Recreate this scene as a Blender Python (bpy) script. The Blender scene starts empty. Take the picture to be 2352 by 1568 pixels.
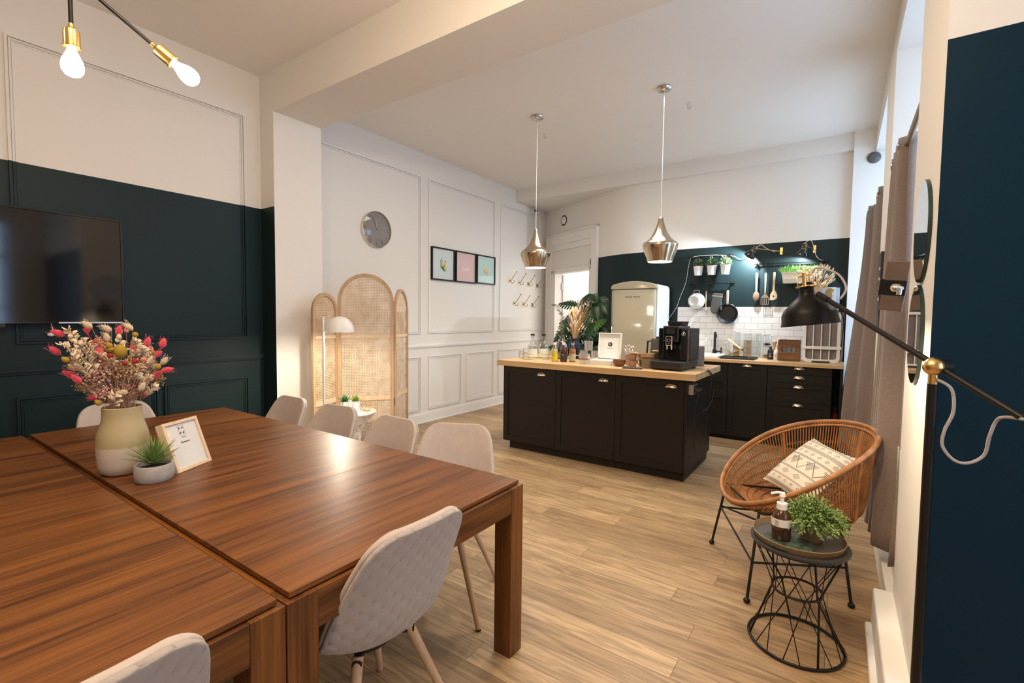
import bpy, bmesh, math, random
from mathutils import Vector, Matrix, Euler
random.seed(7)
C = bpy.context.scene
COL = C.collection
R = math.radians
PI = math.pi

# ------------------------------------------------------------------ camera
cam = bpy.data.cameras.new('camera'); cam_o = bpy.data.objects.new('camera', cam); COL.objects.link(cam_o)
cam.sensor_width = 36.0; cam.lens = 1090.0 / 2352 * 36; cam.clip_start = 0.05; cam.clip_end = 60
def cam_matrix(loc, yaw, pitch, roll):
    F = Vector((math.sin(yaw)*math.cos(pitch), math.cos(yaw)*math.cos(pitch), math.sin(pitch)))
    Rt = Vector((math.cos(yaw), -math.sin(yaw), 0)); U = Rt.cross(F)
    c, s = math.cos(roll), math.sin(roll)
    Rr = Rt*c + U*s; Ur = -Rt*s + U*c
    m = Matrix((Rr, Ur, -F)).transposed().to_4x4(); m.translation = loc
    return m
cam_o.matrix_world = cam_matrix(Vector((0, 0, 1.45)), R(-34.65), R(-2.97), R(0.66))
C.camera = cam_o

# ------------------------------------------------------------------ view, world, lights
vs = C.view_settings; vs.view_transform = 'Standard'; vs.look = 'None'; vs.gamma = 1; vs.use_curve_mapping = False
vs.exposure = 0.44
W = bpy.data.worlds.new('world'); C.world = W; W.use_nodes = True
W.node_tree.nodes['Background'].inputs[0].default_value = (0.45, 0.62, 0.95, 1)
W.node_tree.nodes['Background'].inputs[1].default_value = 1.1

def area(name, loc, rot, sx, sy, power, col, spread=None):
    l = bpy.data.lights.new(name, 'AREA'); l.shape = 'RECTANGLE'; l.size = sx; l.size_y = sy
    l.energy = power; l.color = col
    if spread: l.spread = spread
    o = bpy.data.objects.new(name, l); COL.objects.link(o); o.location = loc; o.rotation_euler = rot
    return o
def point(name, loc, power, col, rad=0.03):
    l = bpy.data.lights.new(name, 'POINT'); l.energy = power; l.color = col; l.shadow_soft_size = rad
    o = bpy.data.objects.new(name, l); COL.objects.link(o); o.location = loc
    return o
def spot(name, loc, target, power, col, ang=120, blend=0.4, rad=0.02):
    l = bpy.data.lights.new(name, 'SPOT'); l.energy = power; l.color = col; l.spot_size = R(ang); l.spot_blend = blend
    l.shadow_soft_size = rad
    o = bpy.data.objects.new(name, l); COL.objects.link(o); o.location = loc
    d = Vector(target) - Vector(loc); o.rotation_euler = d.to_track_quat('-Z', 'Y').to_euler()
    return o
WARM = (1.0, 0.775, 0.54); SOFT = (1.0, 0.86, 0.70); COOL = (0.80, 0.92, 1.0); DAY = (0.55, 0.75, 1.0)
# daylight outside the window openings
area('daylight_kitchen_near', (0.95, 3.55, 2.1), (0, R(90), 0), 2.4, 1.5, 36, DAY)
area('daylight_kitchen_far', (0.95, 5.85, 2.1), (0, R(90), 0), 2.4, 1.6, 46, DAY)
area('daylight_dining', (2.5, 0.9, 1.9), (0, R(90), 0), 1.9, 1.5, 26, DAY)
# added fill lights under the ceilings of dining room, kitchen and hallway, no fixtures
area('dining_ceiling_fill', (-.6, -.1, 3.45), (0, 0, 0), 1.2, 1.2, 34, WARM)
area('kitchen_ceiling_fill', (-1.8, 4.4, 3.5), (0, 0, 0), 1.2, 1.2, 38, (1, .90, .78))
area('hallway_ceiling_fill', (-4.3, 8.9, 3.3), (0, 0, 0), 0.8, 0.8, 190, (1, 0.98, 0.96))

# ------------------------------------------------------------------ materials
MATS = {}
def mat(name, col=(0.8, 0.8, 0.8), rough=0.5, metal=0.0, bump=0.0, bscale=200.0, trans=0.0, ior=1.45, emit=None, es=0.0,
        var=0.0, vscale=6.0, coat=0.0, sheen=0.0, spec=None, alpha=1.0):
    if name in MATS: return MATS[name]
    m = bpy.data.materials.new(name); m.use_nodes = True; nt = m.node_tree; b = nt.nodes['Principled BSDF']
    b.inputs['Base Color'].default_value = (*col, 1); b.inputs['Roughness'].default_value = rough
    b.inputs['Metallic'].default_value = metal; b.inputs['Transmission Weight'].default_value = trans
    b.inputs['IOR'].default_value = ior; b.inputs['Coat Weight'].default_value = coat; b.inputs['Coat Roughness'].default_value = 0.08
    b.inputs['Sheen Weight'].default_value = sheen; b.inputs['Alpha'].default_value = alpha
    if spec is not None: b.inputs['Specular IOR Level'].default_value = spec
    if emit: b.inputs['Emission Color'].default_value = (*emit, 1); b.inputs['Emission Strength'].default_value = es
    tc = nt.nodes.new('ShaderNodeTexCoord')
    if bump > 0:
        n = nt.nodes.new('ShaderNodeTexNoise'); n.inputs['Scale'].default_value = bscale; n.inputs['Detail'].default_value = 3
        bp = nt.nodes.new('ShaderNodeBump'); bp.inputs['Strength'].default_value = bump; bp.inputs['Distance'].default_value = 0.003
        nt.links.new(tc.outputs['Object'], n.inputs['Vector']); nt.links.new(n.outputs['Fac'], bp.inputs['Height'])
        nt.links.new(bp.outputs['Normal'], b.inputs['Normal'])
    if var > 0:
        n = nt.nodes.new('ShaderNodeTexNoise'); n.inputs['Scale'].default_value = vscale; n.inputs['Detail'].default_value = 5
        r = nt.nodes.new('ShaderNodeValToRGB'); r.color_ramp.elements[0].position = 0.3; r.color_ramp.elements[1].position = 0.7
        r.color_ramp.elements[0].color = (*[c*(1-var) for c in col], 1); r.color_ramp.elements[1].color = (*[min(1, c*(1+var)) for c in col], 1)
        nt.links.new(tc.outputs['Object'], n.inputs['Vector']); nt.links.new(n.outputs['Fac'], r.inputs['Fac'])
        nt.links.new(r.outputs['Color'], b.inputs['Base Color'])
    MATS[name] = m
    return m

def wood(name, dark, light, rough=0.35, axis=1, scale=7.0, stretch=14.0, coat=0.0, fine=True):
    """long grain running along one object axis"""
    m = bpy.data.materials.new(name); m.use_nodes = True; nt = m.node_tree; L = nt.links; b = nt.nodes['Principled BSDF']
    tc = nt.nodes.new('ShaderNodeTexCoord'); mp = nt.nodes.new('ShaderNodeMapping'); L.new(tc.outputs['Object'], mp.inputs['Vector'])
    s = [scale]*3; s[axis] = scale/stretch; mp.inputs['Scale'].default_value = s
    n1 = nt.nodes.new('ShaderNodeTexNoise'); n1.inputs['Scale'].default_value = 1.6; n1.inputs['Detail'].default_value = 8; n1.inputs['Distortion'].default_value = 0.9
    L.new(mp.outputs['Vector'], n1.inputs['Vector'])
    mp2 = nt.nodes.new('ShaderNodeMapping'); L.new(tc.outputs['Object'], mp2.inputs['Vector'])
    s2 = [scale*14]*3; s2[axis] = scale*14/(stretch*3); mp2.inputs['Scale'].default_value = s2
    n2 = nt.nodes.new('ShaderNodeTexNoise'); n2.inputs['Scale'].default_value = 1.0; n2.inputs['Detail'].default_value = 4
    L.new(mp2.outputs['Vector'], n2.inputs['Vector'])
    mx = nt.nodes.new('ShaderNodeMath'); mx.operation = 'MULTIPLY_ADD'; mx.inputs[1].default_value = 0.42; L.new(n2.outputs['Fac'], mx.inputs[0])
    ml = nt.nodes.new('ShaderNodeMath'); ml.operation = 'MULTIPLY'; ml.inputs[1].default_value = 0.58; L.new(n1.outputs['Fac'], ml.inputs[0]); L.new(ml.outputs[0], mx.inputs[2])
    r = nt.nodes.new('ShaderNodeValToRGB'); r.color_ramp.elements[0].position = 0.36; r.color_ramp.elements[1].position = 0.64
    r.color_ramp.elements[0].color = (*dark, 1); r.color_ramp.elements[1].color = (*light, 1)
    L.new(mx.outputs[0], r.inputs['Fac']); L.new(r.outputs['Color'], b.inputs['Base Color'])
    b.inputs['Roughness'].default_value = rough; b.inputs['Coat Weight'].default_value = coat; b.inputs['Coat Roughness'].default_value = 0.28; b.inputs['Specular IOR Level'].default_value = 0.30
    bp = nt.nodes.new('ShaderNodeBump'); bp.inputs['Strength'].default_value = 0.12; bp.inputs['Distance'].default_value = 0.001
    L.new(n2.outputs['Fac'], bp.inputs['Height']); L.new(bp.outputs['Normal'], b.inputs['Normal'])
    MATS[name] = m
    return m

def paint(name, low, high, z, lr=0.45, hr=0.7):
    """wall painted in two colours, split at height z (the photo's horizontal paint line)"""
    m = bpy.data.materials.new(name); m.use_nodes = True; nt = m.node_tree; L = nt.links; b = nt.nodes['Principled BSDF']
    g = nt.nodes.new('ShaderNodeNewGeometry'); sp = nt.nodes.new('ShaderNodeSeparateXYZ'); L.new(g.outputs['Position'], sp.inputs[0])
    gt = nt.nodes.new('ShaderNodeMath'); gt.operation = 'GREATER_THAN'; gt.inputs[1].default_value = z; L.new(sp.outputs['Z'], gt.inputs[0])
    mx = nt.nodes.new('ShaderNodeMix'); mx.data_type = 'RGBA'; mx.inputs[6].default_value = (*low, 1); mx.inputs[7].default_value = (*high, 1)
    L.new(gt.outputs[0], mx.inputs[0]); L.new(mx.outputs[2], b.inputs['Base Color'])
    mr = nt.nodes.new('ShaderNodeMapRange'); mr.inputs['To Min'].default_value = lr; mr.inputs['To Max'].default_value = hr
    L.new(gt.outputs[0], mr.inputs['Value']); L.new(mr.outputs[0], b.inputs['Roughness'])
    ms = nt.nodes.new('ShaderNodeMapRange'); ms.inputs['To Min'].default_value = 0.22; ms.inputs['To Max'].default_value = 0.5; L.new(gt.outputs[0], ms.inputs['Value']); L.new(ms.outputs[0], b.inputs['Specular IOR Level'])
    n = nt.nodes.new('ShaderNodeTexNoise'); n.inputs['Scale'].default_value = 90; n.inputs['Detail'].default_value = 4
    bp = nt.nodes.new('ShaderNodeBump'); bp.inputs['Strength'].default_value = 0.12; bp.inputs['Distance'].default_value = 0.002
    L.new(g.outputs['Position'], n.inputs['Vector']); L.new(n.outputs['Fac'], bp.inputs['Height']); L.new(bp.outputs['Normal'], b.inputs['Normal'])
    MATS[name] = m
    return m

def floor_mat():
    m = bpy.data.materials.new('oak_floor'); m.use_nodes = True; nt = m.node_tree; L = nt.links; b = nt.nodes['Principled BSDF']
    tc = nt.nodes.new('ShaderNodeTexCoord')
    br = nt.nodes.new('ShaderNodeTexBrick'); L.new(tc.outputs['Object'], br.inputs['Vector'])
    br.offset = 0.41; br.offset_frequency = 2; br.squash = 1.3; br.squash_frequency = 3
    br.inputs['Scale'].default_value = 1.0; br.inputs['Brick Width'].default_value = 1.25; br.inputs['Row Height'].default_value = 0.135
    br.inputs['Mortar Size'].default_value = 0.0016; br.inputs['Mortar Smooth'].default_value = 0.1; br.inputs['Bias'].default_value = 0.0
    br.inputs['Color1'].default_value = (0.36, 0.235, 0.125, 1); br.inputs['Color2'].default_value = (0.55, 0.385, 0.215, 1); br.inputs['Mortar'].default_value = (0.20, 0.12, 0.06, 1)
    # per-board offset of the grain
    br2 = nt.nodes.new('ShaderNodeTexBrick'); L.new(tc.outputs['Object'], br2.inputs['Vector'])
    br2.offset = 0.41; br2.offset_frequency = 2; br2.squash = 1.3; br2.squash_frequency = 3
    for k, v in (('Scale', 1.0), ('Brick Width', 1.25), ('Row Height', 0.135), ('Mortar Size', 0.0)): br2.inputs[k].default_value = v
    br2.inputs['Color1'].default_value = (0, 0, 0, 1); br2.inputs['Color2'].default_value = (1, 1, 1, 1)
    mul = nt.nodes.new('ShaderNodeVectorMath'); mul.operation = 'SCALE'; mul.inputs['Scale'].default_value = 13.0; L.new(br2.outputs['Color'], mul.inputs[0])
    ad = nt.nodes.new('ShaderNodeVectorMath'); ad.operation = 'ADD'; L.new(tc.outputs['Object'], ad.inputs[0]); L.new(mul.outputs[0], ad.inputs[1])
    mp = nt.nodes.new('ShaderNodeMapping'); mp.inputs['Scale'].default_value = (1.3, 14, 1); L.new(ad.outputs[0], mp.inputs['Vector'])
    n = nt.nodes.new('ShaderNodeTexNoise'); n.inputs['Scale'].default_value = 2.2; n.inputs['Detail'].default_value = 8; n.inputs['Distortion'].default_value = 1.4
    L.new(mp.outputs['Vector'], n.inputs['Vector'])
    r = nt.nodes.new('ShaderNodeValToRGB'); r.color_ramp.elements[0].position = 0.33; r.color_ramp.elements[1].position = 0.62
    r.color_ramp.elements[0].color = (0.50, 0.47, 0.43, 1); r.color_ramp.elements[1].color = (1.08, 1.06, 1.04, 1); L.new(n.outputs['Fac'], r.inputs['Fac'])
    mx = nt.nodes.new('ShaderNodeMix'); mx.data_type = 'RGBA'; mx.blend_type = 'MULTIPLY'; mx.inputs[0].default_value = 0.85
    L.new(br.outputs['Color'], mx.inputs[6]); L.new(r.outputs['Color'], mx.inputs[7]); L.new(mx.outputs[2], b.inputs['Base Color'])
    b.inputs['Roughness'].default_value = 0.42
    bp = nt.nodes.new('ShaderNodeBump'); bp.inputs['Strength'].default_value = 0.25; bp.inputs['Distance'].default_value = 0.002; bp.invert = True
    L.new(br.outputs['Fac'], bp.inputs['Height']); L.new(bp.outputs['Normal'], b.inputs['Normal'])
    return m

def tile_mat():
    m = bpy.data.materials.new('metro_tiles'); m.use_nodes = True; nt = m.node_tree; L = nt.links; b = nt.nodes['Principled BSDF']
    tc = nt.nodes.new('ShaderNodeTexCoord'); mp = nt.nodes.new('ShaderNodeMapping'); mp.inputs['Rotation'].default_value = (R(90), 0, 0)
    L.new(tc.outputs['Object'], mp.inputs['Vector'])
    br = nt.nodes.new('ShaderNodeTexBrick'); L.new(mp.outputs['Vector'], br.inputs['Vector'])
    for k, v in (('Scale', 1.0), ('Brick Width', 0.158), ('Row Height', 0.078), ('Mortar Size', 0.002), ('Mortar Smooth', 0.3)): br.inputs[k].default_value = v
    br.inputs['Color1'].default_value = (0.72, 0.69, 0.66, 1); br.inputs['Color2'].default_value = (0.80, 0.78, 0.75, 1); br.inputs['Mortar'].default_value = (0.42, 0.38, 0.34, 1)
    L.new(br.outputs['Color'], b.inputs['Base Color']); b.inputs['Roughness'].default_value = 0.13
    n = nt.nodes.new('ShaderNodeTexNoise'); n.inputs['Scale'].default_value = 16; n.inputs['Detail'].default_value = 2; L.new(tc.outputs['Object'], n.inputs['Vector'])
    bp = nt.nodes.new('ShaderNodeBump'); bp.inputs['Strength'].default_value = 0.35; bp.inputs['Distance'].default_value = 0.01
    bp2 = nt.nodes.new('ShaderNodeBump'); bp2.inputs['Strength'].default_value = 0.8; bp2.inputs['Distance'].default_value = 0.004; bp2.invert = True
    L.new(n.outputs['Fac'], bp.inputs['Height']); L.new(br.outputs['Fac'], bp2.inputs['Height']); L.new(bp.outputs['Normal'], bp2.inputs['Normal'])
    L.new(bp2.outputs['Normal'], b.inputs['Normal'])
    return m

def glass_mat(name, tint=(1, 1, 1), refl=0.12, rough=0.02, op=0.0):
    """thin clear glass: see-through tint plus a mirror coat that grows towards grazing angles"""
    m = bpy.data.materials.new(name); m.use_nodes = True; nt = m.node_tree; L = nt.links
    nt.nodes.remove(nt.nodes['Principled BSDF']); out = nt.nodes['Material Output']
    t = nt.nodes.new('ShaderNodeBsdfTransparent'); t.inputs[0].default_value = (*tint, 1)
    g = nt.nodes.new('ShaderNodeBsdfGlossy'); g.inputs['Roughness'].default_value = rough; g.inputs[0].default_value = (1, 1, 1, 1)
    lw = nt.nodes.new('ShaderNodeLayerWeight'); lw.inputs['Blend'].default_value = 0.35
    mr = nt.nodes.new('ShaderNodeMapRange'); mr.inputs['To Min'].default_value = refl*0.4; mr.inputs['To Max'].default_value = min(1, refl*5)
    L.new(lw.outputs['Facing'], mr.inputs['Value'])
    mx = nt.nodes.new('ShaderNodeMixShader'); L.new(mr.outputs[0], mx.inputs[0]); L.new(t.outputs[0], mx.inputs[1]); L.new(g.outputs[0], mx.inputs[2])
    if op > 0:
        d = nt.nodes.new('ShaderNodeBsdfDiffuse'); d.inputs[0].default_value = (*tint, 1)
        m2 = nt.nodes.new('ShaderNodeMixShader'); m2.inputs[0].default_value = op; L.new(mx.outputs[0], m2.inputs[1]); L.new(d.outputs[0], m2.inputs[2])
        L.new(m2.outputs[0], out.inputs['Surface'])
    else: L.new(mx.outputs[0], out.inputs['Surface'])
    MATS[name] = m
    return m

def bulb_mat(name, col, s):
    """lit glass bulb: it glows and lets the light inside it out"""
    m = bpy.data.materials.new(name); m.use_nodes = True; nt = m.node_tree; L = nt.links
    nt.nodes.remove(nt.nodes['Principled BSDF']); out = nt.nodes['Material Output']
    t = nt.nodes.new('ShaderNodeBsdfTransparent'); e = nt.nodes.new('ShaderNodeEmission'); e.inputs[0].default_value = (*col, 1); e.inputs[1].default_value = s
    a = nt.nodes.new('ShaderNodeAddShader'); L.new(t.outputs[0], a.inputs[0]); L.new(e.outputs[0], a.inputs[1]); L.new(a.outputs[0], out.inputs['Surface'])
    MATS[name] = m
    return m

CREAM = (0.80, 0.765, 0.72); GREEN = (0.0095, 0.0225, 0.0245)
M_wall = mat('wall_cream', CREAM, 0.7, bump=0.1, bscale=60)
M_white = mat('white_paint', (0.84, 0.82, 0.79), 0.55)
M_tvwall = paint('paint_green_cream', GREEN, CREAM, 2.41)
M_blue = paint('paint_blue_white', (0.0005, 0.020, 0.042), (0.80, 0.79, 0.78), 2.36, lr=0.4)
M_floor = floor_mat(); M_tile = tile_mat()
M_walnut = wood('walnut', (0.060, 0.019, 0.006), (0.245, 0.090, 0.020), rough=0.42, axis=1, scale=9, stretch=16, coat=0.12)
M_walnut_x = wood('walnut_lengthwise', (0.060, 0.019, 0.006), (0.245, 0.090, 0.020), rough=0.36, axis=0, scale=9, stretch=16, coat=0.1)
M_walnut_z = wood('walnut_upright', (0.060, 0.019, 0.006), (0.225, 0.083, 0.019), rough=0.38, axis=2, scale=9, stretch=14, coat=0.1)
M_oakx = wood('oak_worktop', (0.50, 0.32, 0.16), (0.72, 0.50, 0.27), rough=0.4, axis=0, scale=6, stretch=10)
M_beech = wood('beech_leg', (0.50, 0.33, 0.20), (0.64, 0.45, 0.30), rough=0.45, axis=2, scale=8, stretch=8)
M_pine = wood('pale_pine', (0.66, 0.48, 0.30), (0.82, 0.64, 0.44), rough=0.5, axis=2, scale=8, stretch=8)
M_ashwood = wood('ash_wood', (0.42, 0.27, 0.15), (0.58, 0.40, 0.24), rough=0.5, axis=2, scale=8, stretch=9)
M_crate = wood('crate_wood', (0.11, 0.048, 0.02), (0.25, 0.12, 0.05), rough=0.5, axis=0, scale=9, stretch=8)
M_utensil = wood('utensil_wood', (0.50, 0.34, 0.20), (0.66, 0.48, 0.30), rough=0.55, axis=2, scale=10, stretch=8)
M_cab = mat('cabinet_black_brown', (0.011, 0.009, 0.0075), 0.45, bump=0.05, bscale=120, spec=0.35)
M_black = mat('black_metal', (0.012, 0.011, 0.011), 0.38, metal=0.3)
M_blackgloss = mat('black_gloss', (0.008, 0.008, 0.009), 0.08, coat=0.6)
M_blackplastic = mat('black_plastic', (0.018, 0.017, 0.017), 0.45)
M_brass = mat('brass', (0.78, 0.52, 0.20), 0.28, metal=1)
M_brassdark = mat('old_brass', (0.42, 0.30, 0.12), 0.32, metal=1)
M_chrome = mat('chrome', (0.82, 0.82, 0.82), 0.12, metal=1)
M_steel = mat('steel', (0.60, 0.58, 0.56), 0.28, metal=1)
M_handle = mat('nickel_handle', (0.85, 0.74, 0.55), 0.15, metal=1)
M_glass = glass_mat('clear_glass', (0.97, 0.98, 0.98), 0.07)
M_jarglass = glass_mat('jar_glass', (0.90, 0.92, 0.91), 0.16)
M_picglass = glass_mat('picture_glazing', (0.99, 0.99, 0.99), 0.008)
M_ribglass = glass_mat('textured_glass', (0.86, 0.87, 0.88), 0.2, rough=0.12, op=0.12)
M_paper = mat('white_paper', (0.74, 0.73, 0.71), 0.6)
M_whiteplastic = mat('white_plastic', (0.82, 0.81, 0.80), 0.35)
M_whitemetal = mat('white_enamel', (0.82, 0.80, 0.76), 0.3)
M_ink = mat('dark_ink', (0.02, 0.02, 0.02), 0.6)
M_inkw = mat('white_ink', (0.85, 0.85, 0.83), 0.6)

# ------------------------------------------------------------------ mesh builder
class MB:
    def __init__(s): s.v = []; s.f = []; s.mi = []; s.cur = 0; s.uv = None
    def m(s, i): s.cur = i; return s
    def add(s, vs_, fs):
        o = len(s.v); s.v += [tuple(p) for p in vs_]; s.f += [tuple(i+o for i in f) for f in fs]; s.mi += [s.cur]*len(fs); return s
    def box(s, x0, x1, y0, y1, z0, z1, mtx=None):
        vs_ = [Vector((x, y, z)) for z in (z0, z1) for y in (y0, y1) for x in (x0, x1)]
        if mtx: vs_ = [mtx @ p for p in vs_]
        return s.add(vs_, [(0, 2, 3, 1), (4, 5, 7, 6), (0, 1, 5, 4), (2, 6, 7, 3), (0, 4, 6, 2), (1, 3, 7, 5)])
    def cbox(s, c, d, mtx=None):
        return s.box(c[0]-d[0]/2, c[0]+d[0]/2, c[1]-d[1]/2, c[1]+d[1]/2, c[2]-d[2]/2, c[2]+d[2]/2, mtx)
    def cyl(s, p0, p1, r0, r1=None, n=16, cap=True):
        p0, p1 = Vector(p0), Vector(p1); r1 = r0 if r1 is None else r1
        d = (p1-p0).normalized(); a = d.orthogonal().normalized(); b = d.cross(a); vs_ = []
        for p, r in ((p0, r0), (p1, r1)):
            for i in range(n): t = 2*PI*i/n; vs_.append(p + (a*math.cos(t)+b*math.sin(t))*r)
        fs = [(i, (i+1) % n, n+(i+1) % n, n+i) for i in range(n)]
        if cap: fs += [tuple(reversed(range(n))), tuple(range(n, 2*n))]
        return s.add(vs_, fs)
    def lathe(s, prof, n=28, c=(0, 0, 0), mtx=None, sx=1, sy=1, closed=False, cap=False):
        """prof: list of (r, z)"""
        vs_ = []; fs = []; k = len(prof)
        for r, z in prof:
            for i in range(n):
                t = 2*PI*i/n; p = Vector((r*math.cos(t)*sx, r*math.sin(t)*sy, z))
                p = (mtx @ p) if mtx else p
                vs_.append(p + Vector(c))
        for j in range(k-1):
            for i in range(n):
                fs.append((j*n+i, j*n+(i+1) % n, (j+1)*n+(i+1) % n, (j+1)*n+i))
        if closed:
            for i in range(n): fs.append(((k-1)*n+i, (k-1)*n+(i+1) % n, (i+1) % n, i))
        elif True:
            if cap and prof[0][0] > 1e-6: fs.append(tuple(reversed(range(n))))
            if cap and prof[-1][0] > 1e-6: fs.append(tuple(range((k-1)*n, k*n)))
        return s.add(vs_, fs)
    def tube(s, pts, r, n=8, closed=False, rr=None, cap=True):
        pts = [Vector(p) for p in pts]; k = len(pts); vs_ = []; fs = []
        prev = None
        for j in range(k):
            if closed: d = (pts[(j+1) % k]-pts[j-1])
            else: d = pts[min(j+1, k-1)]-pts[max(j-1, 0)]
            if d.length < 1e-9: d = Vector((0, 0, 1))
            d.normalize()
            if prev is None: a = d.orthogonal().normalized()
            else:
                a = prev - d*prev.dot(d)
                a = a.normalized() if a.length > 1e-6 else d.orthogonal().normalized()
            prev = a; b = d.cross(a); q = rr[j] if rr else r
            for i in range(n): t = 2*PI*i/n; vs_.append(pts[j] + (a*math.cos(t)+b*math.sin(t))*q)
        for j in range(k if closed else k-1):
            j2 = (j+1) % k
            for i in range(n): fs.append((j*n+i, j*n+(i+1) % n, j2*n+(i+1) % n, j2*n+i))
        if not closed and cap: fs += [tuple(reversed(range(n))), tuple(range((k-1)*n, k*n))]
        return s.add(vs_, fs)
    def sphere(s, c, r, n=14, m=9, sc=(1, 1, 1), mtx=None):
        vs_ = []; fs = []
        c = Vector(c)
        for j in range(1, m):
            ph = PI*j/m
            for i in range(n):
                t = 2*PI*i/n; p = Vector((r*math.sin(ph)*math.cos(t)*sc[0], r*math.sin(ph)*math.sin(t)*sc[1], r*math.cos(ph)*sc[2]))
                vs_.append((mtx @ p if mtx else p)+c)
        top = Vector((0, 0, r*sc[2])); bot = -top
        vs_.append((mtx @ top if mtx else top)+c); vs_.append((mtx @ bot if mtx else bot)+c)
        T_ = (m-1)*n; B_ = T_+1
        for j in range(m-2):
            for i in range(n): fs.append((j*n+i, (j+1)*n+i, (j+1)*n+(i+1) % n, j*n+(i+1) % n))
        for i in range(n): fs.append((T_, i, (i+1) % n)); fs.append((B_, (m-2)*n+(i+1) % n, (m-2)*n+i))
        return s.add(vs_, fs)
    def prism(s, poly, t0, t1, axis='z', mtx=None):
        """poly: 2D outline, extruded; axis z: (x,y)->z ; axis y: (x,z)->y ; axis x: (y,z)->x"""
        n = len(poly); vs_ = []
        for t in (t0, t1):
            for a, b in poly:
                p = Vector((a, b, t)) if axis == 'z' else Vector((a, t, b)) if axis == 'y' else Vector((t, a, b))
                vs_.append(mtx @ p if mtx else p)
        fs = [tuple(range(n)), tuple(reversed(range(n, 2*n)))] + [(i, n+i, n+(i+1) % n, (i+1) % n) for i in range(n)]
        return s.add(vs_, fs)
    def frame(s, a0, a1, b0, b1, w, t0, t1, axis='x', mtx=None):
        """rectangular ring; axis = thickness axis"""
        def q(A0, A1, B0, B1):
            if axis == 'x': s.box(t0, t1, A0, A1, B0, B1, mtx)
            elif axis == 'y': s.box(A0, A1, t0, t1, B0, B1, mtx)
            else: s.box(A0, A1, B0, B1, t0, t1, mtx)
        q(a0, a1, b0, b0+w); q(a0, a1, b1-w, b1); q(a0, a0+w, b0+w, b1-w); q(a1-w, a1, b0+w, b1-w)
        return s
    def grid(s, P, closed_u=False):
        """P[i][j] rows of points"""
        n = len(P); k = len(P[0]); fs = []
        for i in range(n-1 if not closed_u else n):
            for j in range(k-1): fs.append((i*k+j, ((i+1) % n)*k+j, ((i+1) % n)*k+j+1, i*k+j+1))
        return s.add([p for row in P for p in row], fs)

def mesh(name, mb, mats, smooth=False, fixn=True):
    me = bpy.data.meshes.new(name); me.from_pydata(mb.v, [], mb.f); me.validate()
    if not isinstance(mats, (list, tuple)): mats = [mats]
    for m_ in mats: me.materials.append(m_)
    if len(me.polygons) == len(mb.mi):
        me.polygons.foreach_set('material_index', mb.mi)
    if fixn:
        b = bmesh.new(); b.from_mesh(me); bmesh.ops.recalc_face_normals(b, faces=b.faces); b.to_mesh(me); b.free()
    if smooth: me.shade_smooth()
    return me
def part(name, mb, mats, parent=None, smooth=False, bev=0, sub=0, solid=0, loc=None, rot=None, label=None, autos=None, fixn=True):
    me = mesh(name, mb, mats, smooth, fixn); o = bpy.data.objects.new(name, me); COL.objects.link(o)
    if smooth and autos is not None: me.set_sharp_from_angle(angle=R(autos))
    if parent: o.parent = parent
    if loc: o.location = loc
    if rot: o.rotation_euler = rot
    if solid: q = o.modifiers.new('solid', 'SOLIDIFY'); q.thickness = solid; q.offset = 0
    if bev: q = o.modifiers.new('bevel', 'BEVEL'); q.width = bev; q.segments = 2; q.limit_method = 'ANGLE'; q.angle_limit = R(40)
    if sub: q = o.modifiers.new('subsurf', 'SUBSURF'); q.levels = sub; q.render_levels = sub
    if label: o['label'] = label
    return o
def thing(name, label, cat, loc=(0, 0, 0), rz=0, group=None, rot=None):
    o = bpy.data.objects.new(name, None); COL.objects.link(o); o.empty_display_size = 0.05
    o.location = loc; o.rotation_euler = rot if rot else (0, 0, rz); o['label'] = label; o['category'] = cat
    if group: o['group'] = group
    return o
def solo(name, mb, mats, label, cat, group=None, loc=None, rz=0, rot=None, **k):
    o = part(name, mb, mats, None, loc=loc, rot=rot if rot else (0, 0, rz), **k); o['label'] = label; o['category'] = cat
    if group: o['group'] = group
    return o
def struct(name, mb, mats, parent=None, **k):
    o = part(name, mb, mats, parent, **k)
    if not parent: o['kind'] = 'structure'
    return o
def text(name, s, size, mt, parent, loc, rot, align='CENTER', ext=0.0004, label=None, space=1.0):
    cu = bpy.data.curves.new(name, 'FONT'); cu.body = s; cu.size = size; cu.align_x = align; cu.align_y = 'CENTER'; cu.extrude = ext; cu.space_character = space
    t = bpy.data.objects.new(name, cu); COL.objects.link(t)
    me = bpy.data.meshes.new_from_object(t); bpy.data.objects.remove(t); bpy.data.curves.remove(cu)
    me.materials.clear(); me.materials.append(mt)
    o = bpy.data.objects.new(name, me); COL.objects.link(o); o.parent = parent; o.location = loc; o.rotation_euler = rot
    if label: o['label'] = label
    return o
def kids(o): return [c for c in bpy.data.objects if c.parent == o]
def dup(src, loc=None, rz=None, label=None, group=None, rot=None):
    allo = list(bpy.data.objects)
    def cp(o, par):
        c = o.copy(); COL.objects.link(c)
        if par: c.parent = par
        for ch in allo:
            if ch.parent == o: cp(ch, c)
        return c
    r = cp(src, None)
    if loc: r.location = loc
    if rz is not None: r.rotation_euler = (0, 0, rz)
    if rot: r.rotation_euler = rot
    if label: r['label'] = label
    if group: r['group'] = group
    return r
def arc(c, r, a0, a1, n, plane='xz'):
    out = []
    for i in range(n+1):
        t = a0+(a1-a0)*i/n; a, b = r*math.cos(t), r*math.sin(t)
        out.append((c[0]+a, c[1], c[2]+b) if plane == 'xz' else (c[0], c[1]+a, c[2]+b) if plane == 'yz' else (c[0]+a, c[1]+b, c[2]))
    return out
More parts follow.
